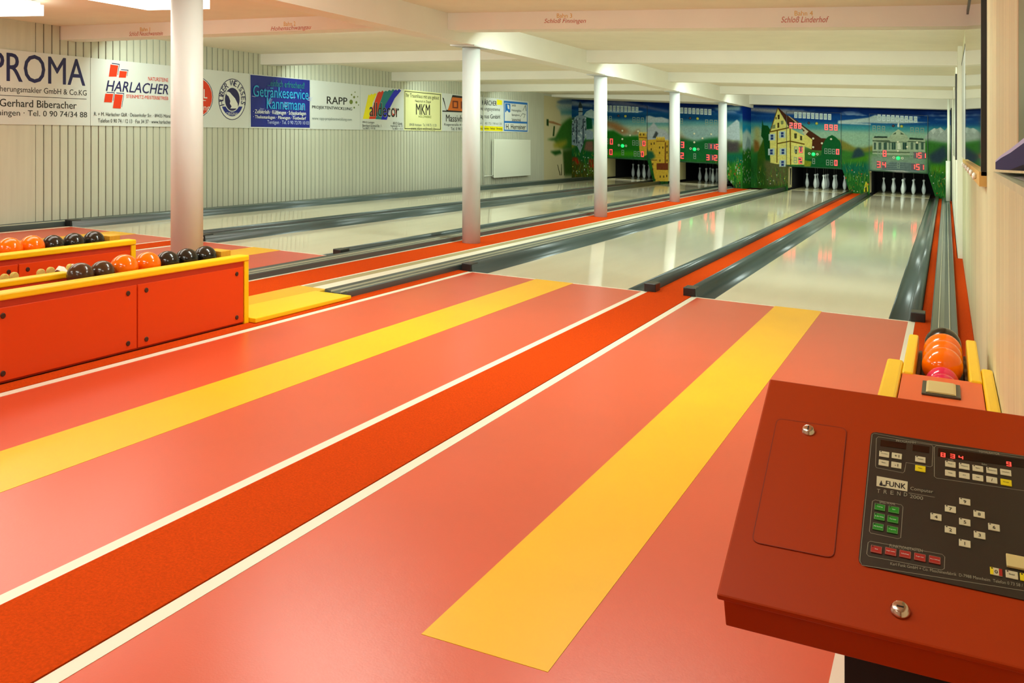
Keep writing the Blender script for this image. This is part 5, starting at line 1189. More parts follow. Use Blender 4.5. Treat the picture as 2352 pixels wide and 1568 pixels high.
# ------------------------------------------------------------------ scoreboards
SEG = {'0': 'abcdef', '1': 'bc', '2': 'abged', '3': 'abgcd', '4': 'fgbc', '5': 'afgcd', '6': 'afgedc', '7': 'abc', '8': 'abcdefg', '9': 'abcdfg', 'U': 'bcdef', ' ': ''}
def seg_polys(w, h, t):
    x0, x1, zm, z0, z1 = -w / 2, w / 2, 0, -h / 2, h / 2
    g = min(0.005, 0.03 * h); r = lambda a, b, c, d: [(a, c), (b, c), (b, d), (a, d)]
    return {'a': r(x0, x1, z1 - t, z1), 'd': r(x0, x1, z0, z0 + t), 'g': r(x0, x1, -t / 2, t / 2), 'f': r(x0, x0 + t, g, z1 - t), 'b': r(x1 - t, x1, g, z1 - t), 'e': r(x0, x0 + t, z0 + t, -g), 'c': r(x1 - t, x1, z0 + t, -g)}
def scoreboard(c, left, y, can, lit, label):
    t = thing('scoreboard', (left + 0.7, y, 0.62), label, 'scoreboard')
    yf = y - 0.03
    MB().box(left, left + 1.38, yf + 0.001, y - 0.002, 0.615, 2.07).build('panel_frame', mat('dark_panel_edge', (30, 50, 50), 0.5), t)
    can.sheet('painted_front', lambda a, z: np.stack([a, np.full_like(a, yf), z], 1), lambda A, Z: A > -99, t, left + 0.012, left + 1.37, 0.63, 2.06)
    d = 0.004
    for kind, dx, z, wd, h, tg in SCORE:
        x = left + dx
        if kind == 'tile':
            m = MB().use(TILE); m.box(x - wd / 2, x + wd / 2, yf - 0.008, yf - 0.001, z - h / 2, z + h / 2); m.use(OFFSEG)
            sp = seg_polys(wd * 0.55, h * 0.62, 0.011)
            for k in 'abcdef' if (round(x * 91) % 3) else 'abcdefg': m.add([(x + q[0], yf - 0.0085, z + q[1]) for q in sp[k]], [(0, 1, 2, 3)])
            m.build('number_tile', None, t, fix=False)
        elif kind == 'lamp':
            mm = {'dark': DARKL, 'amber': AMBER, 'cream': CREAML, 'green': GREENLED}[tg]
            MB().lathe([(wd, 0.0), (wd, -0.012), (wd * 0.7, -0.022), (wd * 0.2, -0.027)], (x, yf - 0.001, z), 16, 'y').build('lamp_lens', mm, t)
        elif kind == 'ring':
            m = MB(); n = 16; vs = []; fs = []
            for i in range(n):
                a = 2 * PI * i / n
                for r in (wd, wd * 0.55): vs.append((x + r * math.cos(a), yf - 0.006, z + r * math.sin(a)))
            fs = [(2 * i, 2 * ((i + 1) % n), 2 * ((i + 1) % n) + 1, 2 * i + 1) for i in range(n)]
            m.add(vs, fs); m.build('ring_mark', CREAML, t)
        else:
            ch = lit.get(tg, '~'); m = MB(); sp = seg_polys(wd, h, 0.017)
            if ch == ' ': continue
            if ch == '~':
                for k in 'abcdefg':
                    pl = sp[k]; m.use(OFFSEG); xs = [q[0] for q in pl]; zs = [q[1] for q in pl]
                    m.box(x + min(xs) + (0.004 if k in 'bc' else 0), x + max(xs) - (0.004 if k in 'ef' else 0), yf - 0.004, yf - 0.001, z + min(zs), z + max(zs))
                m.build('unlit_digit', OFFSEG, t)
            else:
                m.use(DARKL); m.box(x - wd * 0.62, x + wd * 0.62, yf - 0.0035, yf - 0.001, z - h * 0.58, z + h * 0.58)
                m.use(REDLED)
                for k in SEG[ch]:
                    pl = sp[k]; xs = [q[0] for q in pl]; zs = [q[1] for q in pl]
                    m.box(x + min(xs), x + max(xs), yf - 0.006, yf - 0.0036, z + min(zs), z + max(zs))
                m.build('lit_digit', REDLED, t)
    return t
scoreboard(C1, -8.66, YL, canL, {'AL1': '0', 'BL1': '0', 'AR3': '0', 'BR2': '0'}, 'painted scoreboard panel above the leftmost lane with four red zeros')
scoreboard(C2, -6.68, YL, canL, {'AL0': '4', 'AL1': '3', 'BL0': '4', 'BL1': '2', 'AR1': '1', 'AR2': '1', 'AR3': '2', 'BR0': '3', 'BR1': '1', 'BR2': '2'}, 'painted scoreboard panel reading 43 and 312 between two white columns')
scoreboard(C3, -3.82, YR, canR, {'TL0': '2', 'TL1': '8', 'TL2': '8', 'TR0': '8', 'TR1': '9', 'TR2': '8', 'AL1': 'U', 'BL1': '2', 'AR3': '0', 'BR2': '0'}, 'painted scoreboard panel with gabled house and red digits above third lane')
scoreboard(C4, -1.76, YR, canR, {'AL1': '8', 'BL0': '3', 'BL1': '4', 'AR1': '1', 'AR2': '5', 'AR3': '1', 'BR0': '1', 'BR1': '5', 'BR2': '1'}, 'painted scoreboard panel with white palace reading 151 beside right wall')

# ------------------------------------------------------------------ pins
pin_prof = [(0.020, 0.0), (0.030, 0.012), (0.043, 0.05), (0.051, 0.09), (0.0535, 0.125), (0.050, 0.165), (0.040, 0.215), (0.028, 0.265), (0.0205, 0.305), (0.0195, 0.325), (0.024, 0.345), (0.0315, 0.36), (0.0335, 0.373), (0.030, 0.388), (0.018, 0.398), (0.004, 0.4)]
pin_spots = [(0, 0, 'front'), (-0.25, 0.25, 'left of the second row'), (0.25, 0.25, 'right of the second row'), (-0.5, 0.5, 'outer left'), (0, 0.5, 'centre'), (0.5, 0.5, 'outer right'), (-0.25, 0.75, 'left of the rear pair'), (0.25, 0.75, 'right of the rear pair'), (0, 1.0, 'rearmost')]
lane_of = ['lane by left wall', 'second lane from left', 'lane under gabled house', 'lane by right wall']
proto = None
for (c, _), px, ln in zip(LANES, (-8.09, -6.05, -3.014, -1.009), lane_of):
    for dx, dy, ps in pin_spots:
        loc = (px + dx, 19.5 + dy, 0.0015)
        if proto is None:
            proto = tag(MB().lathe(pin_prof, loc, 20).build('ninepin', PINW, org=loc, shear=False), cat='pin', group='pins')
            k = MB().tube([(loc[0], loc[1], loc[2] + 0.4), (loc[0], loc[1], loc[2] + 0.66)], 0.003, 5).build('pin_cord', GREYM, proto)
            o = proto
        else: o = copy_tree(proto, None, loc)
        o['label'] = 'white pin, %s of the nine on %s' % (ps, ln)
        o['group'] = 'nine pins on ' + ln

# ------------------------------------------------------------------ sponsor boards on the left wall
board_label = ['white sponsor board with big dark blue letters at left edge of photo', 'white sponsor board with four orange red stone blocks and blue italic name', 'white sponsor board with orange disc and blue oval bear badge', 'deep blue drinks service sponsor board with cyan lettering',
               'white sponsor board with small olive dots and plain black name', 'white sponsor board with rainbow brush stroke behind black name', 'pale yellow sponsor board with thin black border', 'white sponsor board with orange house outline half behind the column', 'white sponsor board with yellow band right of the column', 'small blue framed sponsor board at far end of the row']
for bi, (nm, ya, zb0, zt0, yb_, zb1, zt1) in enumerate(BOARDS):
    zbot = lambda y: zb0 + (y - ya) / (yb_ - ya) * (zb1 - zb0)
    ztop = lambda y: zt0 + (y - ya) / (yb_ - ya) * (zt1 - zt0)
    a, b2 = ya + 0.004, yb_ - 0.004; d0, d1 = 0.0015, 0.012
    t = thing('sponsor_board', (xw((ya + yb_) / 2), (ya + yb_) / 2, zb0), board_label[bi], 'sign', 'sponsor boards along the left wall')
    m = MB(); m.quadbox([(xw(a) + d0, a, zbot(a)), (xw(a) + d1, a, zbot(a)), (xw(b2) + d1, b2, zbot(b2)), (xw(b2) + d0, b2, zbot(b2))], [(xw(a) + d0, a, ztop(a)), (xw(a) + d1, a, ztop(a)), (xw(b2) + d1, b2, ztop(b2)), (xw(b2) + d0, b2, ztop(b2))])
    m.build('board', SIGNW, t)
    lay = d1 + 0.0006
    for b3, colr, pts in WALL_POLY:
        if b3 != bi: continue
        lay += 0.0003; MB().add([(xw(y) + lay, y, z) for y, z in pts], [tuple(range(len(pts)))]).build('emblem', ink(colr), t, fix=False)
    lay += 0.0005; drop = zb1 - zb0
    for it in WALL_TEXT:
        if it[0] != bi: continue
        lay += 0.0003
        _, txt, colr, ta, tb, z0, z1, bold, sh = it
        if ta == 'c':
            v, f, asp = glyphs(txt, bold, 0.0); yc, zc, hh, rot = tb, z0, z1, sh
            ca, sa = math.cos(rot), math.sin(rot); out = []
            for a1, q1, w_ in v:
                lx, lz = (a1 - 0.5) * hh * min(asp, 1.3), (q1 - 0.5) * hh
                yy = yc + (lx * ca - lz * sa) * 1.05; zz = zc + lx * sa + lz * ca; out.append((xw(yy) + lay + w_, yy, zz))
        else:
            v, f, _ = glyphs(txt, bold, sh); out = []
            for a1, q1, w_ in v:
                yy = ta + a1 * (tb - ta); out.append((xw(yy) + lay + w_, yy, z0 + q1 * (z1 - z0) + drop * (tb - ta) / (yb_ - ya) * a1))
        MB().add(out, f).build('lettering', ink(colr), t, fix=False)

# radiator
ya, yb_ = 11.72, 13.85
t = thing('radiator', (xw(12.8), 12.8, 0.17), 'white flat panel radiator low on the left wall under the last boards', 'radiator')
m = MB(); m.quadbox([(xw(ya) + 0.075, ya, 0.17), (xw(ya) + 0.11, ya, 0.17), (xw(yb_) + 0.11, yb_, 0.17), (xw(yb_) + 0.075, yb_, 0.17)], [(xw(ya) + 0.075, ya, 1.05), (xw(ya) + 0.11, ya, 1.05), (xw(yb_) + 0.11, yb_, 1.05), (xw(yb_) + 0.075, yb_, 1.05)])
m.build('front_panel', RADW, t, bevel=0.008)
m = MB(); m.quadbox([(xw(ya) + 0.02, ya + 0.03, 0.19), (xw(ya) + 0.06, ya + 0.03, 0.19), (xw(yb_) + 0.06, yb_ - 0.03, 0.19), (xw(yb_) + 0.02, yb_ - 0.03, 0.19)], [(xw(ya) + 0.02, ya + 0.03, 1.03), (xw(ya) + 0.06, ya + 0.03, 1.03), (xw(yb_) + 0.06, yb_ - 0.03, 1.03), (xw(yb_) + 0.02, yb_ - 0.03, 1.03)])
m.build('rear_panel', RADW, t)
MB().tube([(xw(11.3) + 0.03, 11.3, 0.05), (xw(11.3) + 0.03, 11.3, 2.03)], 0.012, 8).build('supply_pipe', RADW, t)
MB().tube([(xw(11.3) + 0.03, 11.3, 0.22), (xw(11.7) + 0.05, 11.76, 0.22)], 0.012, 8).build('valve_pipe', RADW, t)

# ------------------------------------------------------------------ ball racks at the left
def disc_x(x, y, z, r, th): return MB().lathe([(r, 0.0), (r, th * 0.7), (r * 0.8, th)], (x, y, z), 16, 'x')
def make_rack():
    X = -3.97; Y1 = -2.83; Y0 = -6.35
    t = thing('ball_rack', (-4.16, -4.4, 0.004), 'near orange and yellow ball rack with two brown balls, beside the third lane', 'rack')
    MB().box(-4.34, X - 0.012, Y0, Y1 + 0.002, 0.006, 0.348).build('body', DRED, t)
    ys = [Y0, -5.47, -4.603, -3.731, -2.872]
    for i in range(4):
        a, b2 = ys[i] + (0.004 if i else 0), ys[i + 1] - 0.004
        p = MB().box(X - 0.0115, X + 0.002, a, b2, 0.018, 0.363).build('side_panel', ORANGE, t, bevel=0.0025)
        for yy in (a + 0.058, b2 - 0.062) if i > 1 else (a + 0.08, b2 - 0.058):
            for zz in (0.055, 0.325): disc_x(X + 0.0025, yy, zz, 0.0135, 0.004).build('screw', mat('dark_screw', (58, 22, 8), 0.4), p)
    MB().box(-4.015, X - 0.004, Y0, Y1 - 0.001, 0.349, 0.396).build('rim_board', DRED, t)
    MB().box(-4.035, X + 0.012, Y0, Y1, 0.397, 0.432).build('front_rim', YRIM, t, bevel=0.008)
    MB().box(-4.035, X + 0.006, Y1 - 0.039, Y1, 0.004, 0.396).build('corner_post', YRIM, t, bevel=0.003)
    MB().box(-4.31, -4.258, Y0, -3.925, 0.394, 0.428).build('rear_rim', YRIM, t, bevel=0.008)
    MB().box(-4.305, -4.262, Y0, -3.93, 0.349, 0.393).build('rear_board', DRED, t)
    MB().box(-4.22, -4.10, -2.93, -2.84, 0.349, 0.452).build('stop_block', WOODY, t, bevel=0.004)
    MB().box(-4.50, -4.342, Y0, -3.72, 0.26, 0.388).build('sponge_tray', DRED, t)
    return t
rackA = make_rack()
rackB = copy_tree(rackA, None, (-4.16 - 1.05, -4.4 + 0.085, 0.004))
rackB['label'] = 'far orange and yellow ball rack, behind the near rack'
for o, g in ((rackA, 1), (rackB, 1)): o['group'] = 'ball racks at the left'
# yellow ramps joining the track to the near rack
t = thing('ball_ramp', (-4.15, -2.2, 0.004), 'two yellow ramp plates on the floor at end of the near rack', 'ramp')
m = MB(); m.quadbox([(-4.235, -2.825, 0.006), (-3.915, -2.825, 0.006), (-3.915, -1.77, 0.006), (-4.235, -1.77, 0.006)], [(-4.235, -2.825, 0.040), (-3.915, -2.825, 0.036), (-3.915, -1.77, 0.031), (-4.235, -1.77, 0.031)])
m.build('upper_plate', YRIM, t, bevel=0.004)
MB().box(-4.515, -4.245, -2.59, -1.60, 0.0065, 0.017).build('lower_plate', mat('mustard_plate', (222, 178, 10), 0.4), t)

# balls
def ball(x, y, z, r, m, label, grp):
    me = MB(); n = 18; prof = [(max(r * math.sin(PI * i / n), 0.0006), -r * math.cos(PI * i / n)) for i in range(n + 1)]
    me.lathe(prof, (x, y, z), 36)
    return tag(me.build('bowling_ball', m, org=(x, y, z), shear=False), label, 'ball', grp)
G = 'balls in the near rack'
for y, z, r, m, l in ((-3.94, 0.4185, 0.0695, BBROWN, 'brown ball at the near end of the near rack'), (-3.795, 0.416, 0.067, BBROWN, 'brown ball touching the orange balls in the near rack'),
                      (-3.645, 0.4255, 0.0765, BORANGE, 'orange ball beside the brown ball in the near rack'), (-3.475, 0.4245, 0.0755, BORANGE, 'orange ball beside the black balls in the near rack'),
                      (-3.318, 0.419, 0.070, BBLACK, 'black ball beside the orange ball in the near rack'), (-3.163, 0.419, 0.070, BBLACK, 'middle black ball of three in the near rack'), (-3.005, 0.419, 0.070, BBLACK, 'black ball next to the wooden stop block of the near rack')):
    ball(-4.16, y, z, r, m, l, G)
G = 'balls in the far rack'
for y, z, r, m, l in ((-3.56, 0.4245, 0.0755, BORANGE, 'orange ball cut by the left edge of the photo in the far rack'), (-3.402, 0.4245, 0.0755, BORANGE, 'whole orange ball beside the black balls in the far rack'),
                      (-3.248, 0.419, 0.070, BBLACK, 'black ball beside the orange ball in the far rack'), (-3.088, 0.419, 0.070, BBLACK, 'middle black ball of three in the far rack'), (-2.926, 0.419, 0.070, BBLACK, 'black ball next to the wooden stop block of the far rack')):
    ball(-5.21, y, z, r, m, l, G)
# sponges and cloth in the tray behind the near rack
lb = ['round pale yellow sponge at the left photo edge behind yellow rim', 'round pale yellow sponge second from left edge behind yellow rim', 'round pale yellow sponge left of a pair behind yellow rim', 'round pale yellow sponge right of a pair behind yellow rim', 'round pale yellow sponge just behind the nearest brown ball']
for (y, z), l in zip(((-4.206, 0.424), (-4.15, 0.426), (-3.989, 0.424), (-3.929, 0.427), (-3.802, 0.43)), lb):
    o = MB().lathe([(0.019, -0.011), (0.024, -0.006), (0.024, 0.006), (0.019, 0.011)], (-4.40, y, z - 0.011), 18, 'x').build('round_sponge', SPONGE, org=(-4.40, y, z - 0.035), shear=False)
    tag(o, l, 'sponge', 'round sponges behind the near rack')
m = MB(); r5 = random.Random(9); vs = []; nx, ny = 7, 6
for i in range(nx):
    for j in range(ny): vs.append((-4.43 + 0.10 * j / 5 + r5.uniform(-.006, .006), -3.895 + 0.10 * i / 6 + r5.uniform(-.006, .006), 0.392 + 0.050 * math.sin(PI * j / 5) * (0.6 + 0.4 * math.sin(i * 1.3)) + r5.uniform(-.004, .006)))
m.add(vs, [(i * ny + j, i * ny + j + 1, (i + 1) * ny + j + 1, (i + 1) * ny + j) for i in range(nx - 1) for j in range(ny - 1)], True)
tag(m.build('crumpled_cloth', CLOTH), 'crumpled white cloth behind the yellow rim beside the brown ball', 'cloth')

# ------------------------------------------------------------------ ball rack at the right wall
t = thing('ball_rack', (0.025, -3.6, 0.004), 'yellow railed ball rack at the right wall holding orange and pink balls', 'rack')
MB().box(-0.118, -0.076, -3.56, -2.745, 0.30, 0.412).build('side_rail', YRIM, t, bevel=0.008)
MB().box(0.122, 0.166, -3.56, -2.72, 0.30, 0.412).build('side_rail', YRIM, t, bevel=0.008)
MB().box(-0.182, -0.119, -4.6, -3.345, 0.24, 0.412).build('near_rail', YRIM, t, bevel=0.01)
MB().box(0.167, 0.2105, -4.6, -3.315, 0.24, 0.412).build('near_rail', YRIM, t, bevel=0.01)
MB().box(-0.116, 0.164, -4.62, -3.545, 0.36, 0.404).build('cover_plate', mat('salmon_cover_plate', (232, 100, 42), 0.42), t, bevel=0.003)
MB().box(-0.040, 0.088, -3.865, -3.665, 0.4045, 0.412).build('switch_frame', mat('dark_switch_frame', (66, 60, 44), 0.35), t, bevel=0.002)
pr = [(-0.026, 0.4125), (-0.026, 0.415), (-0.018, 0.4185), (0.064, 0.4185), (0.073, 0.415), (0.073, 0.4125)]
MB().prismy(pr, -3.85, -3.68).build('rocker_button', BEIGE, t, bevel=0.001)
MB().box(-0.075, -0.062, -3.54, -2.7, 0.10, 0.33).box(0.112, 0.121, -3.54, -2.7, 0.10, 0.33).box(-0.06, 0.11, -3.54, -2.66, 0.10, 0.272).build('trough', mat('brown_trough', (96, 66, 24), 0.6), t)
MB().box(-0.061, 0.112, -2.66, -2.49, 0.055, 0.20).build('trough_mouth', WOODY, t)
MB().box(-0.135, 0.2, -5.35, -3.55, 0.006, 0.235).build('body', DRED, t)
MB().box(-0.1345, -0.122, -5.365, -5.352, 0.006, 0.55).build('edge_trim', YRIM, t)
G = 'balls in the rack at the right wall'
for y, z, r, m, l in ((-2.745, 0.38, 0.078, BBLACK, 'black ball farthest up the rack at the right wall'), (-2.905, 0.38, 0.0795, BORANGE, 'orange ball touching the black ball in right wall rack'), (-3.065, 0.38, 0.0795, BORANGE, 'middle orange ball in the right wall rack'),
                      (-3.225, 0.38, 0.0795, BORANGE, 'nearest orange ball in the right wall rack, almost fully seen'), (-3.354, 0.340, 0.064, BPINK, 'pink ball touching the orange ball in right wall rack'), (-3.478, 0.340, 0.064, BPINK, 'nearest pink ball against the salmon cover plate')):
    ball(0.026, y, z, r, m, l, G)

# ------------------------------------------------------------------ control console
BY, BZ, AY, AZ, LEN = -6.2455, 0.6599, -5.8063, 0.8632, 0.48396
EY, EZ = (AY - BY) / LEN, (AZ - BZ) / LEN; NY, NZ = -EZ, EY
def CP(s, tt, n=0.0): return (-0.25 + s, BY + tt * EY + n * NY, BZ + tt * EZ + n * NZ)
t = thing('control_console', (-0.02, -5.8, 0.5), 'red sloped control console with black keypad in the right foreground', 'console')
W2 = 0.445
def slab(s0, s1, t0, t1, n0, n1): 
    lowq = [CP(s0, t0, n0), CP(s1, t0, n0), CP(s1, t1, n0), CP(s0, t1, n0)]; hi = [CP(s0, t0, n1), CP(s1, t0, n1), CP(s1, t1, n1), CP(s0, t1, n1)]
    return MB().quadbox(lowq, hi)
slab(0, W2, 0, LEN, -0.010, 0).build('top_panel', CONS, t, bevel=0.003)
p1 = CP(0, 0.012, -0.0105); p2 = CP(0, LEN - 0.006, -0.0105)
prof = [(p1[1], p1[2]), (p1[1] + 0.018, p1[2] - 0.052), (p1[1] + 0.10, p1[2] - 0.075), (p2[1], p1[2] - 0.06), (p2[1], p2[2])]
MB().prismx(prof, -0.244, 0.19).build('housing', CONS, t, bevel=0.002)
MB().box(-0.122, 0.19, -5.80, -5.37, 0.006, 0.575).build('pedestal', mat('black_pedestal', (10, 8, 6), 0.7), t)
# inspection door
def rrect(c4, r, n=5):
    """rounded outline through four corners given in panel coordinates"""
    out = []
    for i in range(4):
        p, a, b2 = Vector(c4[i]), Vector(c4[i - 1]), Vector(c4[(i + 1) % 4]); u = (a - p).normalized() * r; v = (b2 - p).normalized() * r
        for k in range(n + 1):
            q = k / n; out.append((p + u * (1 - q) ** 2 + v * q ** 2)[:])
    return out
def strip(pts, closed, wd, n):
    m = MB(); k = len(pts); P = [Vector(p) for p in pts]; vs = []
    for i in range(k):
        a = P[i - 1] if (i or closed) else P[i]; b2 = P[(i + 1) % k] if (i < k - 1 or closed) else P[i]
        d = (b2 - a).normalized(); nn = Vector((-d.y, d.x)) * wd / 2
        vs += [CP(*(P[i] + nn), n), CP(*(P[i] - nn), n)]
    e = k if closed else k - 1
    return m.add(vs, [(2 * i, 2 * ((i + 1) % k), 2 * ((i + 1) % k) + 1, 2 * i + 1) for i in range(e)])
dq = CONSOLE_DOOR; outl = rrect(dq, 0.012)
d = MB(); d.add([CP(a, q, 0.0003) for a, q in outl] + [CP(a, q, 0.0014) for a, q in outl], [tuple(range(len(outl), 2 * len(outl)))] + [(i, (i + 1) % len(outl), (i + 1) % len(outl) + len(outl), i + len(outl)) for i in range(len(outl))])
door = d.build('inspection_door', CONS, t)
strip(outl, True, 0.0009, 0.0017).build('door_gap', mat('dark_red_gap', (112, 30, 0), 0.6), door, fix=False)
for (s_, t_), r in zip(CONSOLE_LOCKS, (0.0098, 0.0112)):
    c0 = CP(s_, t_); ax = Vector((0, NY, NZ)); u = Vector((1, 0, 0)); v = Vector((0, EY, EZ))
    prof = [(r * 1.12, 0.0), (r * 1.12, 0.0018), (r * 1.0, 0.003), (r * 0.90, 0.0065), (r * 0.80, 0.0074), (r * 0.25, 0.0075)]
    m = MB(); n = 24; vs = []
    for rr_, h in prof:
        for i in range(n):
            a = 2 * PI * i / n; p = Vector(c0) + u * (rr_ * math.cos(a)) + v * (rr_ * math.sin(a)) + ax * (h + 0.0015); vs.append(p[:])
    m.add(vs, [(j * n + i, j * n + (i + 1) % n, (j + 1) * n + (i + 1) % n, (j + 1) * n + i) for j in range(len(prof) - 1) for i in range(n)] + [tuple((len(prof) - 1) * n + i for i in range(n))], True)
    lk = m.build('lock', CHROME, t)
    hs = MB(); a, b2 = (0.0009, 0.005) if r < 0.01 else (0.0045, 0.0011)
    hs.add([(Vector(c0) + u * (i * a) + v * (j * b2) + ax * 0.0094)[:] for i, j in ((-1, -1), (1, -1), (1, 1), (-1, 1))], [(0, 1, 2, 3)]); hs.build('keyhole', BLACK, lk, fix=False)
# keypad plate
(ps, pt1), (_, pt0) = CONSOLE_PLATE
outl = rrect([(ps, pt0), (0.452 - 0.02, pt0), (0.452 - 0.02, pt1), (ps, pt1)], 0.011)
d = MB(); k = len(outl); d.add([CP(a, q, 0.0002) for a, q in outl] + [CP(a, q, 0.0018) for a, q in outl], [tuple(range(k, 2 * k))] + [(i, (i + 1) % k, (i + 1) % k + k, i + k) for i in range(k)])
plate = d.build('keypad_plate', KPLATE, t)
d = MB(); d.use(mat('print_frame_line', (140, 134, 112), 0.5))
for pts, closed in CONSOLE_FRAMES:
    q = strip(pts, closed, 0.0008, 0.0021); d.add(q.v, q.f)
d.build('frame_lines', None, plate, fix=False)
for q4 in CONSOLE_DISPLAYS:
    d = MB(); d.add([CP(a, q, 0.0022) for a, q in q4], [(0, 1, 2, 3)]); d.build('display_window', mat('dark_display', (26, 8, 4), 0.15), plate, fix=False)
d = MB(); d.use(REDLED)
for ch, s_, t_ in CONSOLE_DIGITS:
    sp = seg_polys(0.0065, 0.0095, 0.0014)
    for kk in SEG[ch]: d.add([CP(s_ + a, t_ + q, 0.0025) for a, q in [(p[0], max(min(p[1], 0.0048), -0.0048)) for p in sp[kk]]], [(0, 1, 2, 3)])
d.build('led_digits', None, plate, fix=False)
d = MB(); d.add([CP(a, q, 0.0022) for a, q in CONSOLE_LOGO], [(0, 1, 2, 3)]); d.build('logo_plate', ink('key_white'), plate, fix=False)
kw, kh = 0.0072, 0.0062
for colr, s_, t_, txt, tc, dot in KEYS:
    big = colr in ('key_green', 'key_red'); a, b2 = (kw * 1.04, kh * 1.04)
    m = MB()
    base = colr if colr != 'key_split' else 'key_white'
    qd = slab(s_ - a, s_ + a, t_ - b2, t_ + b2, 0.0019, 0.0034)
    ky = qd.build('key', ink(base), plate, bevel=0.0005, seg=1)
    d = MB()
    if colr == 'key_split':
        for cc, xa, xb in (('key_yellow', -a, -a * 0.45), ('key_red', a * 0.45, a)):
            d.use(ink(cc)); d.add([CP(s_ + xa, t_ - b2, 0.0036), CP(s_ + xb, t_ - b2, 0.0036), CP(s_ + xb, t_ + b2 * 0.9, 0.0036), CP(s_ + xa, t_ + b2 * 0.9, 0.0036)], [(0, 1, 2, 3)])
    if dot:
        d.use(ink('black')); d.add([CP(s_ - a * 0.66 + 0.0012 * math.cos(2 * PI * i / 10), t_ + b2 * 0.66 + 0.0011 * math.sin(2 * PI * i / 10), 0.0037) for i in range(10)], [tuple(range(10))])
    if big:
        q = strip([(s_ - a * 0.93, t_ - b2 * 0.93), (s_ + a * 0.93, t_ - b2 * 0.93), (s_ + a * 0.93, t_ + b2 * 0.93), (s_ - a * 0.93, t_ + b2 * 0.93)], True, 0.0005, 0.0037); d.use(mat('print_frame_line', (140, 134, 112), 0.5)); d.add(q.v, q.f)
    if txt:
        v, f, asp = glyphs(txt, 1 if len(txt) < 3 else 0.4); hh = 0.0058 if len(txt) < 3 else 0.0021; ww = min(hh * asp, a * 1.6)
        d.use(ink(tc)); d.add([CP(s_ + (x - 0.5) * ww, t_ + (y - 0.5) * hh - (0.0008 if len(txt) < 3 else 0), 0.0038 + w_ * 0.5) for x, y, w_ in v], f)
    if d.v: d.build('key_print', None, ky, fix=False)
for s, colr, s0, s1, t0, t1, h, bold in CONSOLE_TEXT:
    v, f, _ = glyphs(s, bold)
    MB().add([CP(s0 + x * (s1 - s0), t0 + x * (t1 - t0) + y * h, 0.0026 + w_ * 0.5) for x, y, w_ in v], f).build('lettering', ink(colr), plate, fix=False)
d = MB()
d.use(ink('black'))
ls, lt = CONSOLE_LOGO[3]
for prof in ([(0.004, 0.002), (0.009, 0.002), (0.0085, 0.006), (0.0072, 0.010), (0.0072, 0.0125), (0.0058, 0.0125), (0.0058, 0.010), (0.0045, 0.006)], [(0.0095, 0.002), (0.0125, 0.002), (0.0132, 0.0035), (0.0122, 0.005), (0.0100, 0.005), (0.009, 0.0035)]):
    d.add([CP(ls + x, lt + y, 0.0027) for x, y in prof], [tuple(range(len(prof)))])
d.build('pin_emblem', None, plate, fix=False)
q4 = CONSOLE_BUTTON
sA, tA = q4[3]; slab(sA, sA + 0.05, tA, q4[0][1], 0.0019, 0.006).build('bar_button', BEIGE, plate, bevel=0.001)

# ------------------------------------------------------------------ right wall things
t = thing('notice_board', (0.205, 0.0, 1.17), 'large glossy black framed board on the right wall mirroring the mural', 'board')
MB().box(0.2005, 0.2115, -2.60, 2.2, 1.19, 2.40).build('glazing', GLASS, t)
MB().box(0.188, 0.2115, -2.66, -2.601, 1.17, 2.44).build('frame_side', BLACK, t)
MB().box(0.192, 0.2115, -2.60, 2.2, 2.401, 2.44).build('frame_top', BLACK, t)
MB().box(0.180, 0.2115, -2.66, 2.25, 1.120, 1.188).build('peg_rail', mat('pale_wood_rail', (206, 170, 96), 0.5), t)
for i in range(6):
    MB().lathe([(0.012, 0), (0.018, -0.008), (0.018, -0.014), (0.010, -0.020)], (0.1795, -2.2 + i * 0.72, 1.155), 12, 'x').build('peg_knob', ink('white'), t)
t = thing('paper_board', (0.205, 3.4, 1.19), 'pale paper covered board on the right wall beyond the glossy board', 'board')
MB().box(0.2025, 0.2115, 2.3, 4.6, 1.19, 2.25).build('sheet', WBOARD, t)
MB().box(0.199, 0.2115, 2.28, 4.62, 2.251, 2.275).build('frame_top', BLACK, t)
t = thing('wall_frame', (0.15, 8.0, 1.1), 'thin dark framed glossy panel on the far part of right wall', 'board')
MB().box(0.150, 0.1615, 5.6, 10.5, 1.16, 2.2).build('glazing', GLASS, t)
MB().box(0.142, 0.1615, 5.55, 5.599, 1.14, 2.22).build('frame_side', BLACK, t)
t = thing('vertical_pipe', (0.085, 16.4, 0.006), 'thin white vertical pipe in the far right corner', 'pipe')
MB().tube([(0.085, 16.4, 0.98), (0.085, 16.4, 2.47)], 0.028, 12).build('upper_pipe', RADW, t)
MB().tube([(0.075, 16.4, 0.055), (0.075, 16.4, 0.978)], 0.05, 12).build('lower_sleeve', RADW, t)
MB().tube([(0.14, 16.42, 0.055), (0.14, 16.42, 2.2)], 0.012, 8).build('thin_cable', GUTD, t)
t = thing('writing_board', (0.205, -5.6, 1.25), 'grey green writing board at the right photo edge above blue eraser', 'board')
MB().box(0.2085, 0.2115, -6.9, -4.84, 1.27, 2.3).build('board_face', GGREEN, t)
MB().box(0.207, 0.2115, -4.838, -4.80, 1.25, 2.32).build('frame_side', mat('pale_frame', (206, 190, 150), 0.5), t)
MB().box(0.108, 0.2115, -6.9, -5.9, 1.252, 1.2612).build('ledge', PINE, t)
t = thing('board_eraser', (0.15, -6.2, 1.25), 'dark blue board eraser with pale lavender back on the ledge', 'eraser')
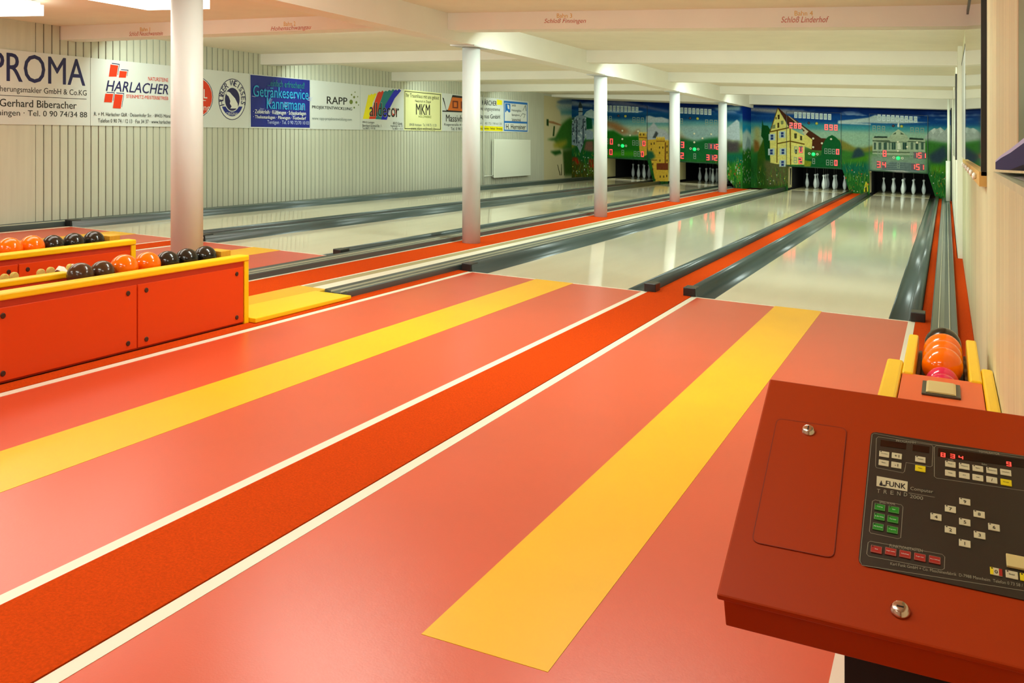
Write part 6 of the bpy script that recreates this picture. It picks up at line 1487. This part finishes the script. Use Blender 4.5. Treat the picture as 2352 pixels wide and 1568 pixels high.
pts = [(-5.93, 1.2655, 1.2765), (-6.10, 1.2685, 1.285), (-6.30, 1.273, 1.293), (-6.52, 1.283, 1.304), (-6.8, 1.292, 1.314)]
def arch(f0, f1, x0, x1):
    m = MB(); vs = []
    for y, za, zc in pts:
        lo_, hi_ = za + f0 * (zc - za), za + f1 * (zc - za); vs += [(x0, y, lo_), (x1, y, lo_), (x1, y, hi_), (x0, y, hi_)]
    n = len(pts)
    return m.add(vs, [(4 * i + j, 4 * i + (j + 1) % 4, 4 * i + 4 + (j + 1) % 4, 4 * i + 4 + j) for i in range(n - 1) for j in range(4)] + [(3, 2, 1, 0), (4 * n - 4, 4 * n - 3, 4 * n - 2, 4 * n - 1)])
arch(0.0, 0.995, 0.110, 0.150).build('felt', BLUEC, t)
arch(1.0, 1.22, 0.110, 0.150).build('back', LAV, t)
m = MB(); vs = []
for i in range(7):
    for j in range(6): vs.append((0.120 + 0.08 * j / 5 + r5.uniform(-.003, .003), -6.75 + 0.55 * i / 6 + r5.uniform(-.01, .01), 1.262 + 0.006 * math.sin(PI * j / 5) * (0.5 + 0.5 * math.sin(i * 1.7) ** 2)))
m.add(vs, [(i * 6 + j, i * 6 + j + 1, (i + 1) * 6 + j + 1, (i + 1) * 6 + j) for i in range(6) for j in range(5)], True)
tag(m.build('wiping_cloth', CLOTH), 'crumpled pale cloth on the ledge under the blue eraser', 'cloth')

# ------------------------------------------------------------------ ceiling lights at the top left
for x0, x1, y0, y1, zz, l in ((-5.93, -5.27, -4.4, -1.75, 2.15, 'glowing white box light on the ceiling beside the nearest column'), (-8.10, -7.42, -4.2, -1.53, 2.15, 'glowing white box light on the ceiling in the top left corner')):
    t = thing('ceiling_light', ((x0 + x1) / 2, (y0 + y1) / 2, zz), l, 'lamp', 'box lights on the ceiling')
    MB().box(x0, x1, y0, y1, zz, zz + 0.095).build('diffuser', GLOW, t)
    MB().box(x0 + 0.02, x1 - 0.02, y0 + 0.02, y1 - 0.02, zz + 0.0955, zl(x0) - 0.001).build('housing', PLASTER, t)
